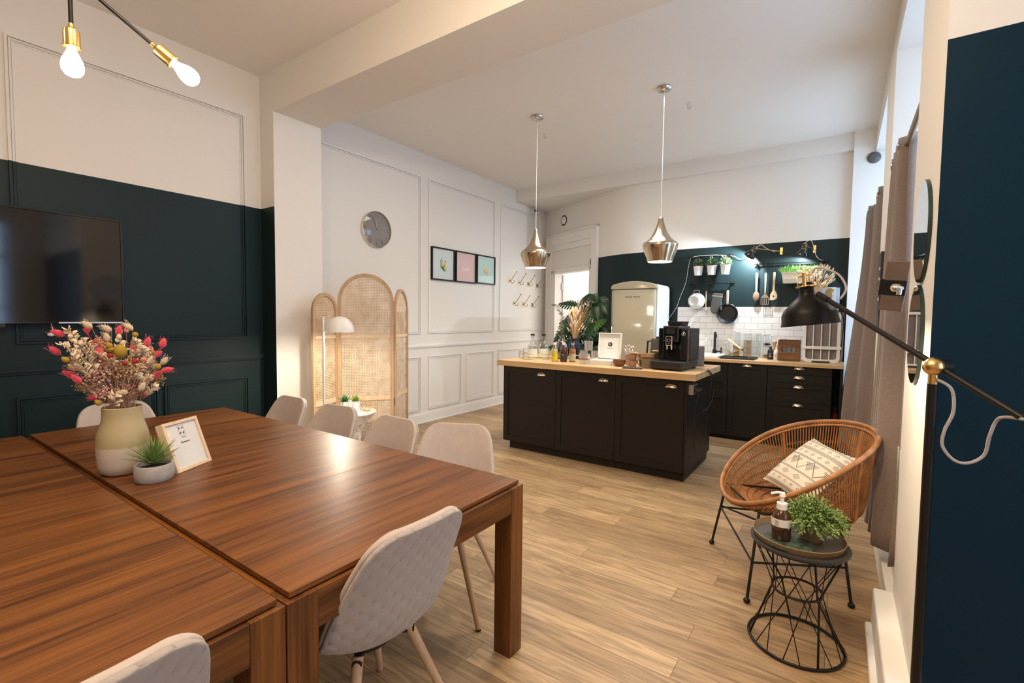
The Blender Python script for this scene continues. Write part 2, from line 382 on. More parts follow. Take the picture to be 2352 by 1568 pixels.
def bez(p0, p1, p2, p3, n=12):
    p0, p1, p2, p3 = map(Vector, (p0, p1, p2, p3)); o = []
    for i in range(n+1):
        t = i/n; u = 1-t; o.append(p0*u**3+p1*3*u*u*t+p2*3*u*t*t+p3*t**3)
    return o
def spline(pts, n=6):
    pts = [Vector(p) for p in pts]; o = []
    for i in range(len(pts)-1):
        a = pts[max(i-1, 0)]; b = pts[i]; c = pts[i+1]; d = pts[min(i+2, len(pts)-1)]
        for k in range(n):
            t = k/n; o.append(0.5*((2*b)+(c-a)*t+(2*a-5*b+4*c-d)*t*t+(3*b-a-3*c+d)*t**3))
    o.append(pts[-1])
    return o
# ================================================================== THE ROOM
XK, XT, XP = -4.61, -4.41, -4.183      # kitchen side wall, television wall, pilaster face
ZC, ZB = 3.59, 3.235                   # ceiling, beam underside
YB0, YB1 = 2.31, 2.78                  # beam
YW = 6.80                              # kitchen back wall
XR = 0.25                              # window wall / pillar face
YP0, YP1 = 2.10, 2.80                  # pillar
struct('floor', MB().box(-5.4, 2.6, -3.0, 10.5, -0.08, 0), M_floor)
struct('ceiling', MB().box(-5.4, 2.6, -3.0, 10.5, ZC, ZC+0.1), mat('ceiling_white', (0.87, 0.84, 0.80), 0.8))
# television wall, pilaster, beam
struct('wall_left', MB().box(XT-0.12, XT, -3.0, YB0, 0, ZC), M_tvwall)
mb = MB(); mb.box(XT-0.32, XP, YB0, YB1, 0, ZC); mb.mi = [1 if i == 2 else 0 for i in range(6)]
struct('wall_left_pilaster', mb, [M_wall, M_tvwall], fixn=False)
struct('trim_1', MB().box(XP, 2.2, YB0, YB1, ZB, ZC), M_wall)          # ceiling beam
struct('wall_left_kitchen', MB().box(XK-0.12, XK, YB1, 7.85, 0, ZC), M_wall)
# raised panel mouldings
def moulding(y0, y1, z0, z1, x, mb):
    for w, t, o in ((0.014, 0.018, 0.0), (0.010, 0.011, 0.020), (0.008, 0.006, 0.034)):
        mb.frame(y0+o, y1-o, z0+o, z1-o, w, x, x+t, 'x')
def rail(y0, y1, z, x, mb):
    mb.box(x, x+0.026, y0, y1, z-0.012, z+0.012); mb.box(x, x+0.014, y0, y1, z-0.028, z-0.012); mb.box(x, x+0.016, y0, y1, z+0.012, z+0.02)
mb = MB()
for y0, y1 in ((-1.2, 0.56), (0.70, 2.17)):
    moulding(y0, y1, 1.235, 3.20, XT, mb)
for y0, y1 in ((-1.2, -0.3), (-0.2, 0.60), (0.69, 1.475), (1.515, 2.17)): moulding(y0, y1, 0.22, 0.885, XT, mb)
rail(-3.0, YB0, 1.062, XT, mb)
struct('trim_2', mb, M_tvwall)
struct('baseboard_left', MB().box(XT, XT+0.02, -3.0, YB0, 0, 0.14), M_tvwall)
mb = MB()
for y0, y1 in ((2.93, 4.515), (4.655, 6.14), (6.295, 7.56)): moulding(y0, y1, 1.212, 3.28, XK, mb)
for y0, y1 in ((2.93, 3.68), (3.80, 4.515), (4.662, 5.345), (5.465, 6.14), (6.285, 6.93), (7.03, 7.56)): moulding(y0, y1, 0.175, 0.905, XK, mb)
rail(YB1, 7.7, 1.047, XK, mb)
struct('trim_3', mb, M_white)
mb = MB(); mb.box(XK, XK+0.02, YB1, 7.72, 0, 0.125); mb.box(XK, XK+0.028, YB1, 7.72, 0, 0.02)
struct('baseboard_left_kitchen', mb, M_white, bev=0.003)
# doorway wall, set at an angle
A = Vector((-4.61, 7.73, 0)); Bp = Vector((-2.72, 6.80, 0)); LD = (Bp-A).length
dm = Matrix.Translation(A) @ Matrix.Rotation(math.atan2(Bp.y-A.y, Bp.x-A.x), 4, 'Z')
def dw(mb_, s0, s1, d0, d1, z0, z1): return mb_.box(s0, s1, d0, d1, z0, z1, dm)   # along the wall, into the wall, up
mb = MB()
dw(mb, -0.05, 0.37, 0, 0.15, 0, ZC); dw(mb, 0.37, 1.345, 0, 0.15, 2.235, ZC)
struct('wall_doorway', mb, M_wall)
mb = MB(); crv = [dm @ Vector((1.345, 0, 0)), dm @ Vector((1.50, 0, 0))]+bez((-3.19, 7.031, 0), (-2.90, 6.889, 0), (-2.74, 6.80, 0), (-2.40, 6.80, 0), 16)
mb.prism([(p.x, p.y) for p in crv]+[(-2.40, 6.95), (-3.3, 7.25), (crv[0].x+.06, crv[0].y+.14)], 0, ZC, 'z')
struct('wall_doorway_right', mb, paint('paint_green_cream_doorway', GREEN, CREAM, 2.408), smooth=True, autos=25)
mb = MB()
dw(mb, 0.12, 0.24, -0.035, 0.001, 0, 2.90); dw(mb, 1.41, 1.545, -0.035, 0.001, 0, 2.90); dw(mb, 0.24, 1.41, -0.035, 0.001, 2.74, 2.90)
dw(mb, 0.10, 0.13, -0.05, 0.001, 0, 2.93); dw(mb, 1.535, 1.56, -0.05, 0.001, 0, 2.93); dw(mb, 0.10, 1.56, -0.05, 0.001, 2.90, 2.93)
dw(mb, 0.24, 1.41, -0.022, 0.001, 2.64, 2.74)
dw(mb, 0.24, 0.37, -0.018, 0.001, 0, 2.30); dw(mb, 1.345, 1.41, -0.018, 0.001, 0, 2.30); dw(mb, 0.24, 1.41, -0.018, 0.001, 2.235, 2.31)
door = part('door_1', mb, M_white, None, bev=0.003); door['kind'] = 'structure'
lm = MB(); hm = dm @ Matrix.Translation((0.375, 0.15, 0)) @ Matrix.Rotation(R(82), 4, 'Z')
lm.box(0.0, 0.9, -0.02, 0.02, 0.01, 2.225, hm)
lf = part('door_leaf', lm, M_white, door, bev=0.003)
part('hinge', MB().cyl(dm @ Vector((0.382, 0.13, 1.95)), dm @ Vector((0.382, 0.13, 2.07)), 0.012), M_steel, door)
# hallway behind the doorway
mb = MB(); mb.box(-6.0, -2.2, 10.0, 10.1, 0, ZC); mb.box(-5.4, -5.3, 7.6, 10.1, 0, ZC); mb.box(-2.4, -2.3, 7.0, 10.1, 0, ZC)
struct('wall_hallway', mb, mat('hallway_white', (0.86, 0.86, 0.86), 0.6))
mb = MB(); mb.box(-5.0, -4.05, 9.96, 10.0, 0, 2.15)
d2 = struct('door_2', mb, M_white)
part('door_frame', MB().frame(-5.08, -3.97, -0.05, 2.23, 0.08, 9.93, 10.0, 'y'), M_white, d2, bev=0.004)
part('door_handle', MB().cyl((-4.12, 9.95, 1.2), (-4.12, 9.90, 1.2), 0.012).cyl((-4.12, 9.90, 1.07), (-4.12, 9.90, 1.22), 0.014), M_black, d2)
# kitchen back wall, bulkhead, corner column
GK = paint('paint_green_cream_kitchen', GREEN, CREAM, 2.412)
struct('wall_back', MB().box(-2.40, 0.6, YW, YW+0.15, 0, ZC), GK)
struct('trim_4', MB().box(XK, 0.05, 6.735, YW+1.0, 3.392, ZC), M_wall)
struct('wall_right_column', MB().box(0.05, 0.75, 6.70, YW+0.1, 0, ZC), M_white)
struct('trim_5', MB().box(-1.88, 0.035, YW-0.011, YW, 0.93, 1.612), M_tile)    # tiled splashback
# window wall: pillar, pier, lintel, parapets
struct('wall_right_pillar', MB().box(XR, 0.75, YP0, YP1, 0, ZC), M_wall)
mb = MB(); mb.box(XR, 0.75, 4.32, 5.06, 0, 3.33); struct('wall_right_pier', mb, M_wall)
mb = MB(); mb.box(XR, 0.75, YP1, 6.70, 3.33, ZC); struct('wall_right_lintel', mb, M_wall)
mb = MB(); mb.box(XR+0.02, 0.75, YP1, 4.32, 0, 0.80); mb.box(XR+0.02, 0.75, 5.06, 6.70, 0, 0.80); struct('wall_right_parapet', mb, M_white)
mb = MB(); mb.box(XR-0.02, XR+0.03, YP1+0.01, 6.70, 0, 0.15); struct('baseboard_right', mb, M_white, bev=0.006)
mb = MB(); mb.box(0.175, XR+0.02, YP0-0.055, YP1, 0, 0.185); mb.box(XR, 2.2, YP0-0.055, YP0+0.01, 0, 0.185)
mb.box(0.15, XR, YP0-0.02, YP1-0.02, 0, 0.022)
struct('baseboard_pillar', mb, M_white, bev=0.012)
struct('wall_blue', MB().box(0.75, 2.2, YP0, YP0+0.15, 0, ZC).box(XR, 0.76, YP0-0.004, YP0, 0.0, ZC), M_blue)
def window(n, y0, y1, x, z0=0.82, z1=3.33):
    mb = MB(); mb.frame(y0, y1, z0, z1, 0.06, x, x+0.06, 'x'); ym = (y0+y1)/2
    mb.box(x, x+0.06, ym-0.05, ym+0.05, z0+0.06, z1-0.06)
    mb.box(x+0.01, x+0.05, y0+0.06, y1-0.06, z0+(z1-z0)*0.72, z0+(z1-z0)*0.72+0.05)
    mb.box(x+0.015, x+0.045, y0+0.06, y1-0.06, z0+(z1-z0)*0.36, z0+(z1-z0)*0.36+0.03)
    w = struct('window_%d' % n, mb, M_white, bev=0.004)
    part('glass_pane', MB().box(x+0.028, x+0.032, y0+0.06, y1-0.06, z0+0.06, z1-0.06), M_glass, w)
window(1, YP1, 4.32, 0.62); window(2, 5.06, 6.70, 0.62); window(3, 0.1, 1.75, 2.22, 0.7, 2.9)
# unseen side of the dining room
mb = MB(); mb.box(2.2, 2.35, -3.0, 0.1, 0, ZC); mb.box(2.2, 2.35, 1.75, 2.3, 0, ZC); mb.box(2.2, 2.35, 0.1, 1.75, 0, 0.7); mb.box(2.2, 2.35, 0.1, 1.75, 2.9, ZC)
struct('wall_right', mb, M_wall)
struct('wall_front', MB().box(XT, 2.35, -3.1, -3.0, 0, ZC), M_wall)
# ================================================================== DINING AREA
TZ = 0.752
def uv_mesh(me, uvs):
    l = me.uv_layers.new(name='UVMap')
    for lp in me.loops: l.data[lp.index].uv = uvs[lp.vertex_index]
def table(y0, y1, x0, x1, label):
    t = thing('dining_table', label, 'table', ((x0+x1)/2, (y0+y1)/2, 0), group=None)
    cx, cy = t.location.x, t.location.y; X0, X1, Y0, Y1 = x0-cx, x1-cx, y0-cy, y1-cy; lg = 0.086; ft = TZ-0.019
    for sx, sy in ((0, 0), (1, 0), (1, 1), (0, 1)):
        a = X0 if sx == 0 else X1-lg; b = Y0 if sy == 0 else Y1-lg
        part('leg', MB().box(a, a+lg, b, b+lg, 0, ft), M_walnut_z, t, bev=0.002)
    mb = MB(); h0 = ft-0.105; g = 0.001
    mb.box(X0+lg, X1-lg, Y0+g, Y0+0.03, h0, ft-0.001); mb.box(X0+lg, X1-lg, Y1-0.03, Y1-g, h0, ft-0.001)
    part('apron', mb, M_walnut_x, t, bev=0.0015)
    part('end_apron', MB().box(X0+g, X0+0.03, Y0+lg, Y1-lg, h0, ft-0.001), M_walnut, t, bev=0.0015); part('end_apron', MB().box(X1-0.03, X1-g, Y0+lg, Y1-lg, h0, ft-0.001), M_walnut, t, bev=0.0015)
    part('underframe', MB().box(X0+0.03, X1-0.03, Y0+0.03, Y1-0.03, ft-0.03, ft-0.004), M_walnut, t)
    i = 0.014
    for a, b in ((x0+i, -2.461), (-2.459, -1.791), (-1.789, x1-i)):
        part('tabletop', MB().box(a-cx, b-cx, Y0+i, Y1-i, ft+0.004, TZ), M_walnut, t, bev=0.0012)
    return t
table(0.624, 1.686, -3.775, -1.098, 'walnut dining table on the kitchen side, carrying the flower vase')
table(-0.440, 0.620, -3.775, -1.098, 'walnut dining table nearest the camera with an empty top')

# ---- upholstered shell chairs
def quilt():
    m = mat('quilted_fabric', (0.50, 0.43, 0.39), 0.9, sheen=0.3); nt = m.node_tree; L = nt.links; b = nt.nodes['Principled BSDF']
    uv = nt.nodes.new('ShaderNodeUVMap'); sp = nt.nodes.new('ShaderNodeSeparateXYZ'); L.new(uv.outputs[0], sp.inputs[0])
    def mth(op, a, b_=None, c=None):
        n = nt.nodes.new('ShaderNodeMath'); n.operation = op
        for k, q in enumerate((a, b_, c)):
            if q is None: continue
            if isinstance(q, (int, float)): n.inputs[k].default_value = q
            else: L.new(q, n.inputs[k])
        return n.outputs[0]
    v = mth('MULTIPLY', sp.outputs['Y'], 34.0); row = mth('FLOOR', v); fr = mth('FRACT', v)
    odd = mth('MULTIPLY', mth('MODULO', row, 2.0), 0.5)
    s = mth('ABSOLUTE', mth('SINE', mth('MULTIPLY', mth('ADD', mth('MULTIPLY', sp.outputs['X'], 15.0), odd), PI)))
    cut = mth('SUBTRACT', mth('POWER', s, 0.6), mth('MULTIPLY', fr, 0.75))
    n = nt.nodes.new('ShaderNodeTexNoise'); n.inputs['Scale'].default_value = 500
    hh = mth('ADD', mth('MAXIMUM', cut, 0.0), mth('MULTIPLY', n.outputs['Fac'], 0.15))
    bp = nt.nodes.new('ShaderNodeBump'); bp.inputs['Strength'].default_value = 1.0; bp.inputs['Distance'].default_value = 0.012
    L.new(hh, bp.inputs['Height']); L.new(bp.outputs['Normal'], b.inputs['Normal'])
    return m
M_quilt = quilt()
M_fabric = mat('woven_fabric', (0.52, 0.44, 0.395), 0.92, bump=0.25, bscale=420, sheen=0.3, var=0.05, vscale=30)
PROF = [(-.215, .440, .185, .0), (-.19, .462, .205, .010), (-.10, .462, .225, .028), (0, .450, .235, .045), (.10, .445, .240, .062), (.165, .462, .242, .082),
        (.203, .515, .240, .090), (.222, .590, .232, .078), (.238, .670, .220, .055), (.256, .745, .205, .033), (.272, .800, .188, .020), (.283, .836, .150, .010), (.286, .846, .105, .004)]
def shell(off, shrink, nu=14):
    P = [Vector((p[0], p[1])) for p in PROF]; rows = []; uvs = []; ln = 0
    for j, p in enumerate(PROF):
        d = (P[min(j+1, len(P)-1)]-P[max(j-1, 0)]).normalized(); nn = Vector((-d.y, d.x))
        if j: ln += (P[j]-P[j-1]).length
        row = []
        for i in range(nu+1):
            u = -1+2*i/nu; c = p[3]*abs(u)**2.4; e = Vector((p[0], p[1]))+nn*(c+off)
            row.append((u*p[2]*shrink, e.x, e.y)); uvs.append((u*p[2]*1.15+0.5, ln))
        rows.append(row)
    return rows, uvs
def make_chair():
    t = thing('dining_chair', '', 'chair')
    rows, uvs = shell(0.0, 1.0); mb = MB().grid(rows)
    o = part('seat_shell', mb, M_fabric, t, smooth=True, fixn=False); q = o.modifiers.new('solid', 'SOLIDIFY'); q.thickness = 0.022; q.offset = 0
    q = o.modifiers.new('sub', 'SUBSURF'); q.levels = 2; q.render_levels = 2
    rows, uvs = shell(-0.0165, 0.996); mb = MB().grid(rows)
    o = part('quilted_back_cover', mb, M_quilt, t, smooth=True, fixn=False, label='quilted grey back cover'); uv_mesh(o.data, uvs)
    q = o.modifiers.new('solid', 'SOLIDIFY'); q.thickness = 0.018; q.offset = 0
    q = o.modifiers.new('sub', 'SUBSURF'); q.levels = 2; q.render_levels = 2
    fr = MB()
    for sx in (-1, 1):
        for sy in (-1, 1): fr.box(min(0, sx*.13), max(0, sx*.13), min(sy*.06, sy*.13), max(sy*.06, sy*.13), .372, .395) if False else fr.cyl((0, 0, .395), (sx*.115, sy*.115, .385), .016, n=8)
    fr.cyl((0, 0, .37), (0, 0, .425), .09, n=20)
    part('seat_bracket', fr, M_black, t)
    for sx in (-1, 1):
        for sy in (-1, 1):
            a = Vector((sx*.10, sy*.10, .40)); b = Vector((sx*.235, sy*.225, 0.0))
            l = part('leg', MB().cyl(b, a, .0115, .0175, 14), M_beech, t, smooth=True, autos=50)
            part('foot_cap', MB().cyl(b, b+(a-b).normalized()*0.006, .0122, .0122, 12), M_blackplastic, l)
    return t
ch = make_chair()
CH = [((-3.29, 1.66, 0), 0, 'pale grey upholstered chair, farthest along the kitchen side of the table by the dark pilaster'),
      ((-2.72, 1.66, 0), 3, 'pale grey upholstered chair in front of the arched rattan screen, second from the wall'),
      ((-2.15, 1.64, 0), -2, 'pale grey upholstered chair in front of the marble side table, third from the wall'),
      ((-1.63, 1.765, 0), 26, 'pale grey upholstered chair at the table corner nearest the kitchen island'),
      ((-3.70, 1.08, 0), 90, 'pale grey upholstered chair against the television wall, behind the vase'),
      ((-1.28, 1.00, 0), -92, 'grey shell chair with quilted back, tucked under the table end, seen from behind'),
      ((-1.275, 0.215, 0), -88, 'pale grey shell chair at the bottom edge of the picture, only its top showing')]
for i, (l, r, lab) in enumerate(CH):
    o = ch if i == 0 else dup(ch)
    o.location = l; o.rotation_euler = (0, 0, R(r)); o['label'] = lab; o['group'] = 'upholstered dining chairs around the tables'

# ---- vase with dried flowers
VX, VY = -2.560, 0.722
def vasemat():
    m = mat('vase_stoneware', (0.5, 0.5, 0.5), 0.5); nt = m.node_tree; L = nt.links; b = nt.nodes['Principled BSDF']
    tc = nt.nodes.new('ShaderNodeTexCoord'); sp = nt.nodes.new('ShaderNodeSeparateXYZ'); L.new(tc.outputs['Object'], sp.inputs[0])
    n = nt.nodes.new('ShaderNodeTexNoise'); n.inputs['Scale'].default_value = 9; L.new(tc.outputs['Object'], n.inputs['Vector'])
    ad = nt.nodes.new('ShaderNodeMath'); ad.operation = 'MULTIPLY_ADD'; ad.inputs[1].default_value = 0.018; L.new(n.outputs['Fac'], ad.inputs[0]); L.new(sp.outputs['Z'], ad.inputs[2])
    mr = nt.nodes.new('ShaderNodeMapRange'); mr.inputs['From Min'].default_value = 0.128; mr.inputs['From Max'].default_value = 0.135; L.new(ad.outputs[0], mr.inputs['Value'])
    mx = nt.nodes.new('ShaderNodeMix'); mx.data_type = 'RGBA'; mx.inputs[6].default_value = (0.58, 0.50, 0.42, 1); mx.inputs[7].default_value = (0.44, 0.36, 0.20, 1)
    L.new(mr.outputs[0], mx.inputs[0]); L.new(mx.outputs[2], b.inputs['Base Color'])
    return m
vp = [(0, 0), (.078, 0), (.098, .012), (.108, .04), (.112, .09), (.113, .14), (.108, .175), (.096, .208), (.087, .235), (.084, .262), (.085, .288), (.081, .290), (.079, .262), (.082, .235), (.09, .208), (.10, .175), (.10, .06), (0, .05)]
solo('ceramic_vase', MB().lathe(vp, 40), vasemat(), 'two-tone olive and beige stoneware vase holding the dried flowers on the table', 'vase', loc=(VX, VY, TZ), smooth=True, autos=60).scale = (.83, .83, 1.0)
# picture-plane style design offsets for the bouquet, turned into a round bunch about the vase
RV = Vector((0.272, 0.962, 0)); DV = Vector((-0.962, 0.272, 0))
def fl(X, Y, dep=None):
    dx = (X/6.27+130-287)*0.00146; z = TZ+0.287+(935-(700+Y/6.27))*0.00178
    if dep is None: dep = random.uniform(-.09, .07)
    return Vector((VX, VY, z)) + RV*dx + DV*dep
mouth = Vector((VX, VY, TZ+0.27))
def stem_pts(p):
    a = mouth+Vector((random.uniform(-.04, .04), random.uniform(-.04, .04), 0)); b = Vector((a.x*.8+VX*.2, a.y*.8+VY*.2, TZ+.08))
    m_ = a.lerp(p, .5)+Vector((0, 0, .02))
    return spline([b, a, m_, p], 4)
M_pink = mat('dyed_pink_grass', (0.78, 0.035, 0.075), 0.85, bump=1, bscale=500, sheen=.6)
M_salm = mat('salmon_grass', (0.85, 0.26, 0.17), 0.85, bump=1, bscale=500, sheen=.6)
M_crm = mat('cream_grass', (0.80, 0.62, 0.40), 0.9, bump=1, bscale=500, sheen=.6)
M_yel = mat('mustard_flower', (0.40, 0.265, 0.03), 0.85, bump=1, bscale=300)
M_red = mat('dark_red_thistle', (0.40, 0.03, 0.03), 0.85, bump=1, bscale=400)
M_stem = mat('dried_stem', (0.45, 0.27, 0.13), 0.8); M_stemp = mat('pink_stem', (0.55, 0.16, 0.17), 0.8)
M_rus = mat('bleached_leaf', (0.86, 0.72, 0.52), 0.7)
def head(p, d, L_, r, mb, fuzz=0, mfz=1):
    """egg-shaped grass head with fine hairs"""
    q = d.to_track_quat('Z', 'Y').to_matrix().to_4x4(); pr = []
    for k in range(9):
        t = k/8; pr.append((r*math.sin(PI*min(1, t*.93+.05))**.7*(1.15-.4*t), L_*t))
    pr[0] = (0.001, 0); pr[-1] = (0, L_)
    mb.lathe(pr, 12, mtx=Matrix.Translation(p) @ q)
    if fuzz:
        for k in range(fuzz):
            t = random.uniform(.15, 1); a = random.uniform(0, 2*PI); o = Vector((math.cos(a), math.sin(a), 0))
            s = Vector((0, 0, L_*t))+o*r*.8; e = s+o*random.uniform(.003, .008)+Vector((0, 0, random.uniform(.004, .012)))
            S = Matrix.Translation(p) @ q; mb.tube([S @ s, S @ e], .0005, 3)
ORD = ['first', 'second', 'third', 'fourth', 'fifth', 'sixth', 'seventh', 'eighth', 'ninth', 'tenth', 'eleventh', 'twelfth', 'thirteenth', 'fourteenth', 'fifteenth', 'sixteenth', 'seventeenth', 'eighteenth']
def hw(Y): return 'near the top of' if Y < 520 else 'high in' if Y < 780 else 'midway down' if Y < 1080 else 'low in'
FL = [('pink', [(255, 370, -60), (185, 640, -42), (370, 960, -60), (440, 1060, -38), (965, 390, 5), (1355, 565, 15), (1590, 580, 12), (1185, 680, -8), (1450, 740, 55), (1560, 930, 80), (1440, 1060, 40), (735, 1070, -10), (900, 1070, 20), (700, 1310, -85), (1270, 1380, 45), (715, 700, -20)]),
      ('salmon', [(1080, 350, 2), (1425, 660, 15)]),
      ('cream', [(605, 265, -45), (870, 310, -50), (1170, 290, -45), (1360, 660, 15), (1590, 860, 35), (1380, 830, 20), (590, 1190, -75), (700, 1160, -60), (1000, 1170, 0), (1080, 1240, -80), (1240, 1220, 25), (1240, 1330, 25), (700, 1240, -80), (400, 880, -45), (1400, 940, 50), (810, 480, -10), (1320, 880, 35)]),
      ('mustard', [(850, 560, -20), (870, 620, -15), (300, 730, -50), (370, 820, -30), (1500, 900, 25), (770, 1380, -20), (690, 1400, -40), (1440, 700, 10), (985, 1060, 0)])]
for kind, lst in FL:
    for X, Y, ang in lst:
        p = fl(X, Y); a = R(ang); d = (RV*math.sin(a)+Vector((0, 0, 1))*math.cos(a)+DV*random.uniform(-.25, .15)).normalized()
        mm = {'pink': M_pink, 'salmon': M_salm, 'cream': M_crm, 'mustard': M_yel}[kind]
        lab = {'pink': 'pink bunny tail grass %s the bouquet, %s pink head from the left', 'salmon': 'salmon pink grass head %s the bouquet, %s salmon one from the left', 'cream': 'cream bunny tail grass %s the bouquet, %s cream one from the left', 'mustard': 'mustard yellow dried flower %s the bouquet, %s mustard one from the left'}[kind] % (hw(Y), ORD[sorted(lst).index((X, Y, ang))])
        mb = MB(); head(p, d, {'pink': .050, 'salmon': .030, 'cream': .044, 'mustard': .030}[kind], {'pink': .0135, 'salmon': .009, 'cream': .0125, 'mustard': .0125}[kind], mb, {'pink': 34, 'cream': 60}.get(kind, 0))
        o = part('grass_head', mb, mm, None, smooth=True)
        sb = MB().tube(stem_pts(p), .0011, 5)
        r_ = thing('dried_%s_flower' % kind, lab, 'dried flower', (0, 0, 0), group='%s dried flowers in the table vase' % kind)
        o.parent = r_; part('stem', sb, M_stem if kind != 'pink' else M_stemp, r_)
# teasel, thistles, flat round flower, fan
def ball(X, Y, r, m_, lab, sc=(1, 1, 1), name='dried_thistle', dep=-.1):
    p = fl(X, Y, dep); r_ = thing(name, lab, 'dried flower', (0, 0, 0)); mb = MB().sphere(p, r, 16, 10, sc)
    for k in range(70):
        v = Vector((random.gauss(0, 1), random.gauss(0, 1), random.gauss(0, 1))).normalized(); w = Vector((v.x*sc[0], v.y*sc[1], v.z*sc[2]))
        mb.tube([p+w*r*.9, p+w*r*1.12], .0006, 3)
    part('flower_head', mb, m_, r_, smooth=True); part('stem', MB().tube(stem_pts(p), .0014, 5), M_stem, r_)
ball(985, 600, .022, M_yel, 'large mustard yellow oval flower at the centre of the bouquet', (1, 1, 1.3))
ball(1040, 775, .009, M_red, 'dark red thistle below the large yellow flower'); ball(840, 655, .010, M_red, 'dark red thistle left of the large yellow flower')
ball(1180, 750, .011, M_red, 'dark red thistle right of the large yellow flower'); ball(1200, 355, .011, M_yel, 'small round yellow flower standing high at the top of the bouquet')
ball(1310, 730, .010, M_salm, 'round coral pink flower on the right of the bouquet')
p = fl(530, 320, 0); r_ = thing('dried_palm_fan', 'small fuchsia fan shaped leaf at the top left of the bouquet', 'dried flower'); mb = MB()
for k in range(9):
    a = R(-42+k*10.5); d = RV*math.sin(a)+Vector((0, 0, math.cos(a))); mb.tube([p-Vector((0, 0, .012)), p+d*.018], .0022, 4, rr=[.001, .003])
part('fan', mb, M_pink, r_); part('stem', MB().tube(stem_pts(p), .0018, 5), M_pink, r_)
def leaf(mb, p, d, n, L_, w):
    d = d.normalized(); s = d.cross(n).normalized(); n = s.cross(d).normalized()
    rows = []
    for k in range(6):
        t = k/5; ww = w*math.sin(PI*min(.98, t*.95+.04))**.8; c = p+d*L_*t+n*(-.25*L_*t*t)
        rows.append([c-s*ww+n*ww*.3, c, c+s*ww+n*ww*.3])
    mb.grid(rows)
def ruscus(X0, Y0, X1, Y1, n, lab, L_=.036, dep0=-.02, dep1=-.06):
    a = fl(X0, Y0, dep0); b = fl(X1, Y1, dep1); r_ = thing('bleached_leaf_branch', lab, 'dried foliage', (0, 0, 0), group='bleached cream leaf branches in the table vase')
    mb = MB(); ax = (b-a).normalized()
    for k in range(n):
        t = k/n; c = a.lerp(b, t); ang = random.uniform(0, 2*PI); o = ax.orthogonal(); o.rotate(Matrix.Rotation(ang, 3, ax)); d = (ax*.75+o*.75)
        leaf(mb, c, d, Vector((random.uniform(-1, 1), -1, random.uniform(-1, 1))), L_*random.uniform(.7, 1.15)*(1-.35*t), .010*random.uniform(.8, 1.2))
    part('leaves', mb, M_rus, r_, smooth=True, solid=.0006); part('stem', MB().tube(stem_pts(a)+[b], .0012, 5), M_stem, r_)
RUS = [(640, 900, 300, 250, 46), (600, 820, 215, 480, 40), (560, 960, 330, 640, 30), (700, 720, 480, 420, 26), (1200, 700, 1230, 440, 24), (980, 640, 985, 400, 16), (900, 1430, 890, 1240, 16), (1240, 1150, 1420, 1010, 18), (1300, 1300, 1480, 1150, 12), (880, 820, 830, 700, 14), (1320, 760, 1290, 540, 16), (1180, 1040, 1225, 960, 12)]
for q in RUS:
    ruscus(*q, lab='bleached cream leaf branch %s the bouquet, %s branch from the left' % (hw(q[3]), ORD[sorted(a_[2] for a_ in RUS).index(q[2])]))
for X, Y, rad, m_, cnt in ((700, 520, .035, (0.70, 0.36, 0.24), 200), (790, 780, .04, (0.70, 0.42, 0.32), 200), (640, 930, .04, (0.76, 0.52, 0.40), 200), (1090, 850, .045, (0.72, 0.50, 0.28), 260), (1200, 900, .035, (0.72, 0.50, 0.40), 160), (870, 900, .035, (0.76, 0.54, 0.42), 160), (560, 1000, .035, (0.58, 0.36, 0.26), 150), (730, 1220, .03, (0.66, 0.42, 0.36), 120), (1330, 780, .035, (0.78, 0.52, 0.30), 150), (1540, 1060, .022, (0.42, 0.24, 0.09), 90), (430, 1130, .02, (0.44, 0.30, 0.13), 80), (1000, 960, .04, (0.68, 0.42, 0.26), 160), (930, 880, .02, (0.55, 0.10, 0.25), 60), (1110, 1180, .03, (0.6, 0.3, 0.28), 100)):
    mm = mat('filler_%d_%d' % (X, Y), m_, .9); c = fl(X, Y, random.uniform(-.06, .02)); mb = MB()
    for k in range(cnt):
        v = Vector((random.gauss(0, .5), random.gauss(0, .5), random.gauss(0, .5)))*rad
        mb.sphere(c+v, random.uniform(.0026, .0052), 6, 4)
    for k in range(7):
        v = Vector((random.gauss(0, .5), random.gauss(0, .5), random.gauss(0, .5)))*rad
        mb.tube([mouth+Vector((random.uniform(-.05, .05), random.uniform(-.05, .05), -.1)), mouth+Vector((random.uniform(-.05, .05), random.uniform(-.05, .05), 0)), c+v], .0007, 3)
    o = solo('dried_gypsophila', mb, mm, 'airy clouds of tiny dried pink and sand blossoms filling the table bouquet', 'dried flowers', group='airy dried filler flowers in the table vase', smooth=True); o['kind'] = 'stuff'

# ---- succulent
t = thing('potted_succulent', 'small spiky green plant in a round grey concrete pot in front of the vase', 'plant', (-2.335, 0.760, TZ))
part('pot', MB().lathe([(0, 0), (.060, 0), (.066, .006), (.070, .03), (.070, .062), (.067, .070), (.060, .070), (.057, .060), (.055, .05), (0, .05)], 32), mat('concrete', (0.42, 0.39, 0.37), .9, bump=.5, bscale=120, var=.12, vscale=30), t, smooth=True, autos=50)
part('soil', MB().lathe([(.0, .056), (.056, .054)], 20), mat('soil', (.03, .02, .015), 1, bump=1, bscale=300), t)
mb = MB(); 
for k in range(64):
    a = k*2.4; el = R(86-k*.95); d = Vector((math.cos(a)*math.cos(el), math.sin(a)*math.cos(el), math.sin(el)))
    s = d.cross(Vector((0, 0, 1))).normalized(); L_ = random.uniform(.09, .13); rows = []
    for j in range(6):
        u = j/5; w = .0065*(1-u)**.8+.0002; c = Vector((0, 0, .066))+d*L_*u+Vector((0, 0, -.018*u*u*math.cos(el)))
        rows.append([c-s*w, c+Vector((0, 0, -w*.6)), c+s*w])
    mb.grid(rows)
